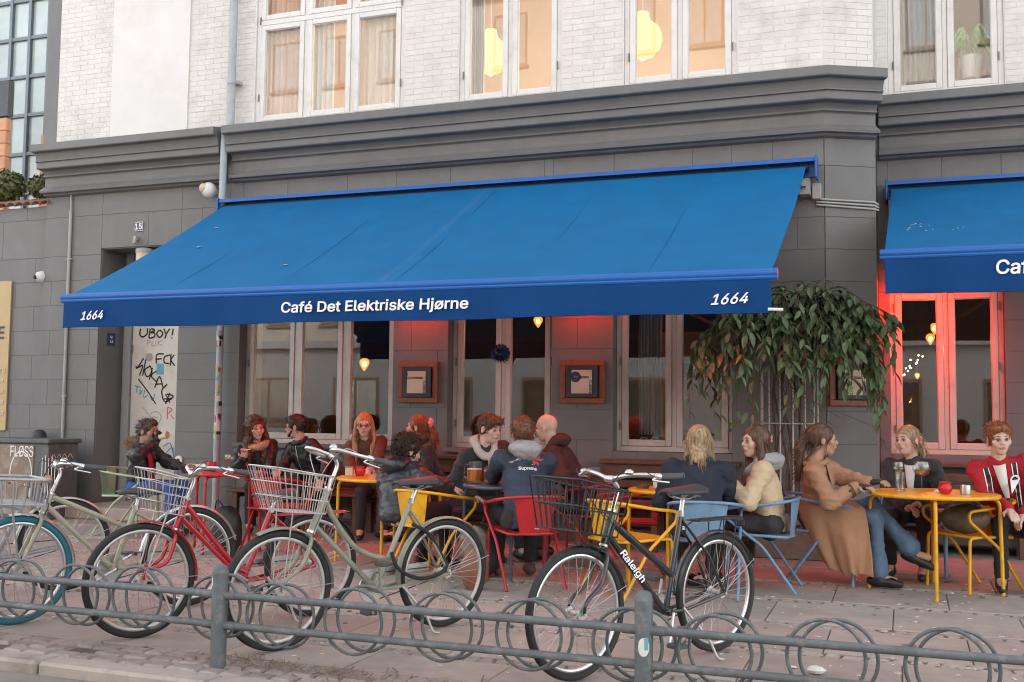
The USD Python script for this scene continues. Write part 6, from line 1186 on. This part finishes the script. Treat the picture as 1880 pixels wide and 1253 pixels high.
P(R['t'], 'scarf', [tube(catmull([R['base'] + R['dep'] * .08 + R['lat'] * -.07, R['base'] + R['dep'] * .13 - R['lat'] * .06 - R['up'] * .12, R['base'] + R['dep'] * .15 - R['lat'] * .065 - R['up'] * .34], 6), .035, 8, flat=.4)], 'plaid_red', True, True)
w = R['arms'][1][2]; single('paper_cup', [lathe([(0, 0), (.03, 0), (.04, .1), (.037, .1), (.028, .006), (0, .006)], 18, (0, 0, 0))], 'cream_plastic', 'pale paper cup held to the mouth of the person in the parka', 'cup'); cup = stage.GetPrimAtPath('/World/paper_cup_001'); UsdGeom.Xformable(cup).AddTranslateOp().Set(Gf.Vec3d(*(w + [.055, -.01, .055]).tolist())); UsdGeom.Xformable(cup).AddRotateYOp().Set(75.)
# 2 curly woman
H2 = at(470, 788, 10.2)
R = person('person with long curly dark hair, sunglasses on the head and a shearling collar', H2, (-38, 2, 8), (H2[0] - .02, 10.42, .48), -58, [at(478, 884, 9.95), at(449, 842, 9.92)], dict(jacket=dict(m='leather_black', f=1.06, collar=-.005, cr=.115, ct=.045, cc=.022, cm='fur_tan'), hair=('bigcurl', 'hair_brown'), shirt='cloth_black', smile=.006, hd=[None, (.15, -.3, .9)], palm=[None, (.4, -.7, .1)], curl=[.5, .9], poleR=(-.7, .1, -.7), seed=3, gaze=.4, hl=1.1))
P(R['t'], 'sunglasses', [tube([R['L'](.075, .033 * s + .024 * math.cos(a), .092 + .016 * math.sin(a)) for a in np.linspace(0, 6.28, 16, endpoint=False)], .006, 5, closed=True) for s in (1, -1)] + [ball(R['L'](.07, .033 * s, .092), .02, 8, (1, 1, .8)) for s in (1, -1)], 'glasses_black', True, True)
w = R['arms'][1][2]; single('cigarette', rod(w + [.03, -.05, .09], w + [.11, -.06, .105], .005), 'white_print', 'cigarette in the raised hand of the curly-haired person', 'cigarette')
# 3 bomber
H3 = at(543, 784, 10.2)
R = person('bearded person with glasses and short dark hair in a black zipped bomber jacket', H3, (196, -3, 0), (H3[0] + .18, 10.42, .48), -105, [at(590, 880, 10.0), at(512, 866, 9.9)], dict(jacket=dict(m='leather_black', f=1.06, collar=.015, cr=.08), zip='steel', hair=('short', 'hair_dark'), glasses='glasses_black', beard='hair_dark', seed=4))
# 4 glasses woman
H4 = at(669, 781, 10.15)
R = person('person with long straight fair hair and round glasses facing the street', H4, (-66, -4, 0), (H4[0] + .02, 10.42, .48), -66, [at(676, 868, 9.75), at(648, 866, 9.75)], dict(jacket=dict(m='cloth_brown', f=1.03, collar=.0, cr=.078), hair=('long', 'hair_blond'), glasses='glasses_black', seed=5, brow='hair_ash', curl=[.8, .8], hl=1.25))
# 5 ponytail with flower
H5 = at(766, 785, 10.2)
R = person('person in profile with tied-back auburn hair and a pink flower clip', H5, (188, 5, 0), (H5[0] + .14, 10.42, .48), 218, [at(742, 880, 10.0), at(730, 884, 9.9)], dict(jacket=dict(m='cloth_black', f=1.05, collar=.03, cr=.08, cm='cloth_black'), hair=('pony', 'hair_ginger'), seed=6, brow='hair_auburn', pl=.22))
c = R['L'](-.135, .0, .055); P(R['t'], 'flower_clip', [ball(c + R['A'].T @ (np.array([.0, .034 * math.cos(a), .034 * math.sin(a)])), .026, 10, (1, 1, 1)) for a in np.linspace(0, 6.28, 6)[:5]] + [ball(c, .022, 8)], 'pink_cloth', True, True)
# 6 puffer from behind
H6 = at(750, 829, 8.35)
R = person('person seen from behind with short curly dark hair in a black hooded puffer jacket', H6, (52, -14, 0), (H6[0] + .03, 8.12, .50), 72, [at(742, 880, 8.75), at(828, 896, 8.2)], dict(jacket=dict(m='puffer_black', f=1.22, quilt=.085, crease=.008), hood=('puffer_black', 1.12), hair=('curly', 'hair_dark'), seed=7, sh=.175, poleR=(.8, -.5, -.3)))
# 7 young man with grey hood
H7 = at(899, 788, 9.1)
R = person('young person with tousled dark hair and a pale grey hood under a dark jacket', H7, (-18, -9, 0), (H7[0] - .18, 9.42, .50), -38, [at(935, 872, 8.95), at(872, 912, 8.95)], dict(jacket=dict(m='cloth_black', f=1.06), hood=('cloth_pale', .85), cord=1, hair=('short', 'hair_brown'), fringe=1, seed=8, sh=.18))
# 8 navy hooded jacket from behind
H8 = at(961, 796, 8.2)
R = person('person seen from behind in a navy jacket with a grey hood and a printed back', H8, (112, -4, 0), (H8[0] + .10, 8.0, .50), 122, [at(905, 884, 8.55), at(985, 880, 8.6)], dict(jacket=dict(m='cloth_navy', f=1.14, crease=.010, hem=-.02), hood=('cloth_grey', 1.12), hair=('short', 'hair_auburn'), seed=9, sh=.195, poleL=(-.5, -.5, -1.), poleR=(.4, -.6, -1.), knees=None, shoes='shoe_tan'))
tx = text('Supreme', .026, (0, 0, -.165), center=True, depth=.001); P(R['J'], 'lettering', decal(R, tx), 'white_print', False, True)
cw, hz = .30, -.125
car = lambda q: prism([(a * cw - cw / 2, b * cw + hz) for a, b in q], .001)
P(R['J'], 'print', [decal(R, car([(.0, .02), (.02, .12), (.2, .16), (.3, .26), (.55, .27), (.68, .17), (.72, .05), (.6, .0)]), off=.004)], 'cloth_pale', False, True); P(R['J'], 'print', [decal(R, car([(.28, .15), (.34, .24), (.52, .24), (.58, .15)]), off=.006)], 'sticker_teal', False, True)
P(R['J'], 'print', [decal(R, car([(.66, .05), (.74, .06), (.8, .0), (.84, .09), (.98, .08), (.9, .16), (1., .22), (.86, .22), (.88, .32), (.78, .24), (.7, .3), (.66, .17)]), off=.005)], 'sticker_red', False, True); P(R['J'], 'print', [decal(R, car([(x + .07 * math.cos(a), .02 + .07 * math.sin(a)) for a in np.linspace(0, 6.28, 14)[:-1]]), off=.007) for x in (.14, .54)], 'black_paint', False, True)
# 9 bald
H9 = at(1003, 786, 9.35)
R = person('bald person leaning in from the right in a dark maroon hooded jacket', H9, (172, -8, 0), (H9[0] + .38, 9.5, .50), 188, [at(985, 872, 9.0), at(1000, 872, 9.2)], dict(jacket=dict(m='cloth_maroon', f=1.12, crease=.015), hood=('cloth_maroon', .9), hair=('bald', 'hair_dark'), beard=None, seed=10, sh=.19))
# 10 blonde from behind
H10 = at(1283, 812, 8.35)
R = person('fair-haired person seen from behind in a navy and black coat', H10, (104, -4, 0), (H10[0] + .02, 8.12, .50), 98, [at(1243, 925, 8.5), at(1318, 885, 8.6)], dict(jacket=dict(m='cloth_navy_dark', f=1.24, crease=.010, collar=.03, cr=.085, ct=.028, cm='cloth_black', hem=-.04, cuff='cloth_black'), hair=('bob', 'hair_ash'), front=0, seed=11, sh=.20, poleL=(-.5, -.4, -1.), poleR=(.5, -.4, -1.), hl=.8))
# 11 beige jacket
H11 = at(1387, 812, 8.6)
R = person('person with long brown hair, pink hair clip and beige jacket over a grey hood', H11, (217, 3, 0), (H11[0] + .10, 8.62, .50), 190, [at(1338, 885, 8.45), at(1342, 905, 8.75)], dict(jacket=dict(m='cloth_beige', f=1.12, crease=.014, hem=-.02), hood=('cloth_grey', .95), hair=('long', 'hair_brown'), seed=12, front=1, hl=1.3))
c = R['L'](-.10, .05, .03); P(R['t'], 'hair_clip', [ball(c + [0, 0, .02 * math.cos(a)] + R['lat'] * .02 * math.sin(a), .013, 8) for a in np.linspace(0, 6.28, 6)[:5]], 'pink_cloth', True, True)
# 12 trench coat
H12 = at(1511, 808, 9.05)
lg = [np.array([.02, 9.02, .56]), np.array([-.02, 9.2, .60])]
R = person('person with a ponytail in a long brown trench coat and blue jeans sitting in profile', H12, (14, 0, 0), (H12[0] - .02, 9.15, .50), 2, [at(1597, 886, 8.95), at(1575, 893, 8.85)], dict(jacket=dict(m='cloth_camel', f=1.16, crease=.016, collar=-.01, cr=.098, ct=.02, cc=.008, cuff='cloth_camel'), hair=('pony', 'hair_brown'), skin='skin_tan', trousers='denim_blue', flare=.03, gloves='fingerless', seed=13, tie='cloth_black', pl=.34, knees=[np.array([-.16, 9.10, .68]), np.array([-.17, 8.97, .57])], feet=[np.array([.04, 9.14, .27]), np.array([-.21, 8.97, .09])], toe=[(1, .1, -.4), (1, -.15, 0)], hd=[(.8, -.2, .1), (.8, -.3, -.05)], nb=.035))
top = catmull([(-.90, 9.34), (-.88, 9.06), (-.78, 8.95), (-.6, 8.90), (-.44, 8.88), (-.30, 8.91)], 12); hem = catmull([(-.66, 9.32), (-.64, 9.05), (-.56, 8.91), (-.45, 8.86), (-.36, 8.84), (-.27, 8.87)], 12)
def coat(a, b):
    i = a * (len(top) - 1.001); j = int(i); T0 = top[j] + (top[j + 1] - top[j]) * (i - j); B0 = hem[j] + (hem[j + 1] - hem[j]) * (i - j); c = np.array([-.55, 9.16]); zt = .62; zb = .40 - .29 * min(1, a * 2.1) ** .8
    if b < .22: u = b / .22; q = c * (1 - u) * .55 + T0 * (1 - (1 - u) * .55); return (*q, zt + .055 * math.sin((1 - u) * 1.5))
    u = (b - .22) / .78; q = T0 + (B0 - T0) * u; n = unit(np.array([*(T0 - c)])); w = .03 * u * math.sin(a * 19 + 1.2 * u) + .012 * u * math.sin(a * 43 + 2 * u) + .02 * math.sin(math.pi * u); return (*(q + n * w), zt + (zb - zt) * u + .01 * math.sin(a * 30))
P(R['t'], 'coat_skirt', crease(thick(grid(coat, np.linspace(0, 1, 90), np.linspace(0, 1, 40)), .008), .008, 11, 4, (1, 1, .7)), 'cloth_camel', True, True)
P(R['t'], 'lapel', [thick(grid(lambda a, b: R['base'] + R['dep'] * (.09 + .05 * a) + R['lat'] * s * (.035 + .05 * b + .02 * a) - R['up'] * (.02 + .2 * a) + R['dep'] * .02 * (1 - b), [0, .5, 1], [0, .5, 1]), .006) for s in (1, -1)], 'cloth_camel', True, True)
e, wr = R['arms'][1][1:]; c = e + (wr - e) * .72; d = unit(wr - e); P(R['t'], 'sleeve_strap', [rod(c - d * .016, c + d * .016, .060, 14), ball(c + np.array([.0, -.062, .0]), .010, 8)], 'cloth_brown', 30, True)
# 13 smiling woman
H13 = at(1666, 810, 9.75)
R = person('smiling person with wavy fair hair in a black jacket behind the right yellow table', H13, (232, 4, 8), (H13[0] + .06, 9.98, .48), -100, [at(1690, 925, 9.55), at(1668, 930, 9.5)], dict(jacket=dict(m='cloth_black', f=1.08, collar=.0, cr=.088), shirt='cloth_white', hair=('pony', 'hair_ash'), tie='pink_cloth', pl=.3, smile=.008, seed=14, brow='hair_brown', gaze=0))
c = R['L'](-.05, .085, .0); P(R['t'], 'hair_clip', [ball(c + [0, 0, .02 * (k - 1)], .014, 8) for k in range(3)], 'pink_cloth', True, True)
# 14 red cardigan
H14 = at(1834, 806, 9.25)
R = person('smiling person with short auburn hair in a red cardigan with white stripes', H14, (-78, -4, 4), (H14[0] + .14, 9.58, .50), -92, [at(1880, 945, 9.15), at(1852, 936, 8.98)], dict(jacket=dict(m='cloth_red', f=1.03, crease=.014), shirt='cloth_white', poleL=(.4, .1, -1.), poleR=(-.4, .1, -1.), hair=('short', 'hair_ginger'), smile=.004, seed=15, sh=.185, brow='hair_auburn', curl=[.5, .25], hd=[None, (.25, -.8, -.35)]))
st = lambda x, w_: prism([(x - w_, -.03), (x + w_, -.03), (x + w_ * 1.2, -.20), (x + w_, -.36), (x - w_, -.36), (x - w_ * .8, -.2)], .001)
def strip(x0, x1, wd, off): return decal(R, grid(lambda a, b: (x0 + (x1 - x0) * a + (b - .5) * wd, 0, -.02 - .33 * a), np.linspace(0, 1, 14), [0, .5, 1]), 1, off)
P(R['J'], 'stripe', [strip(x, x * .72, .028, .004) for x in (-.105, .105)], 'black_paint', False, True); P(R['J'], 'stripe', [strip(x + o, (x + o) * .72, .007, .006) for x in (-.105, .105) for o in (-.018, .018)], 'white_print', False, True)
P(R['J'], 'badge', [decal(R, prism([(.085 + r * math.cos(a), -.14 + r * math.sin(a)) for a in np.linspace(0, 6.28, 16)[:-1]], .001), 1, o) for r, o in ((.036, .007),)], 'white_print', False, True); P(R['J'], 'badge', decal(R, prism([(.085 + .022 * math.cos(a), -.14 + .022 * math.sin(a)) for a in np.linspace(0, 6.28, 16)[:-1]], .001), 1, .009), 'black_paint', False, True)
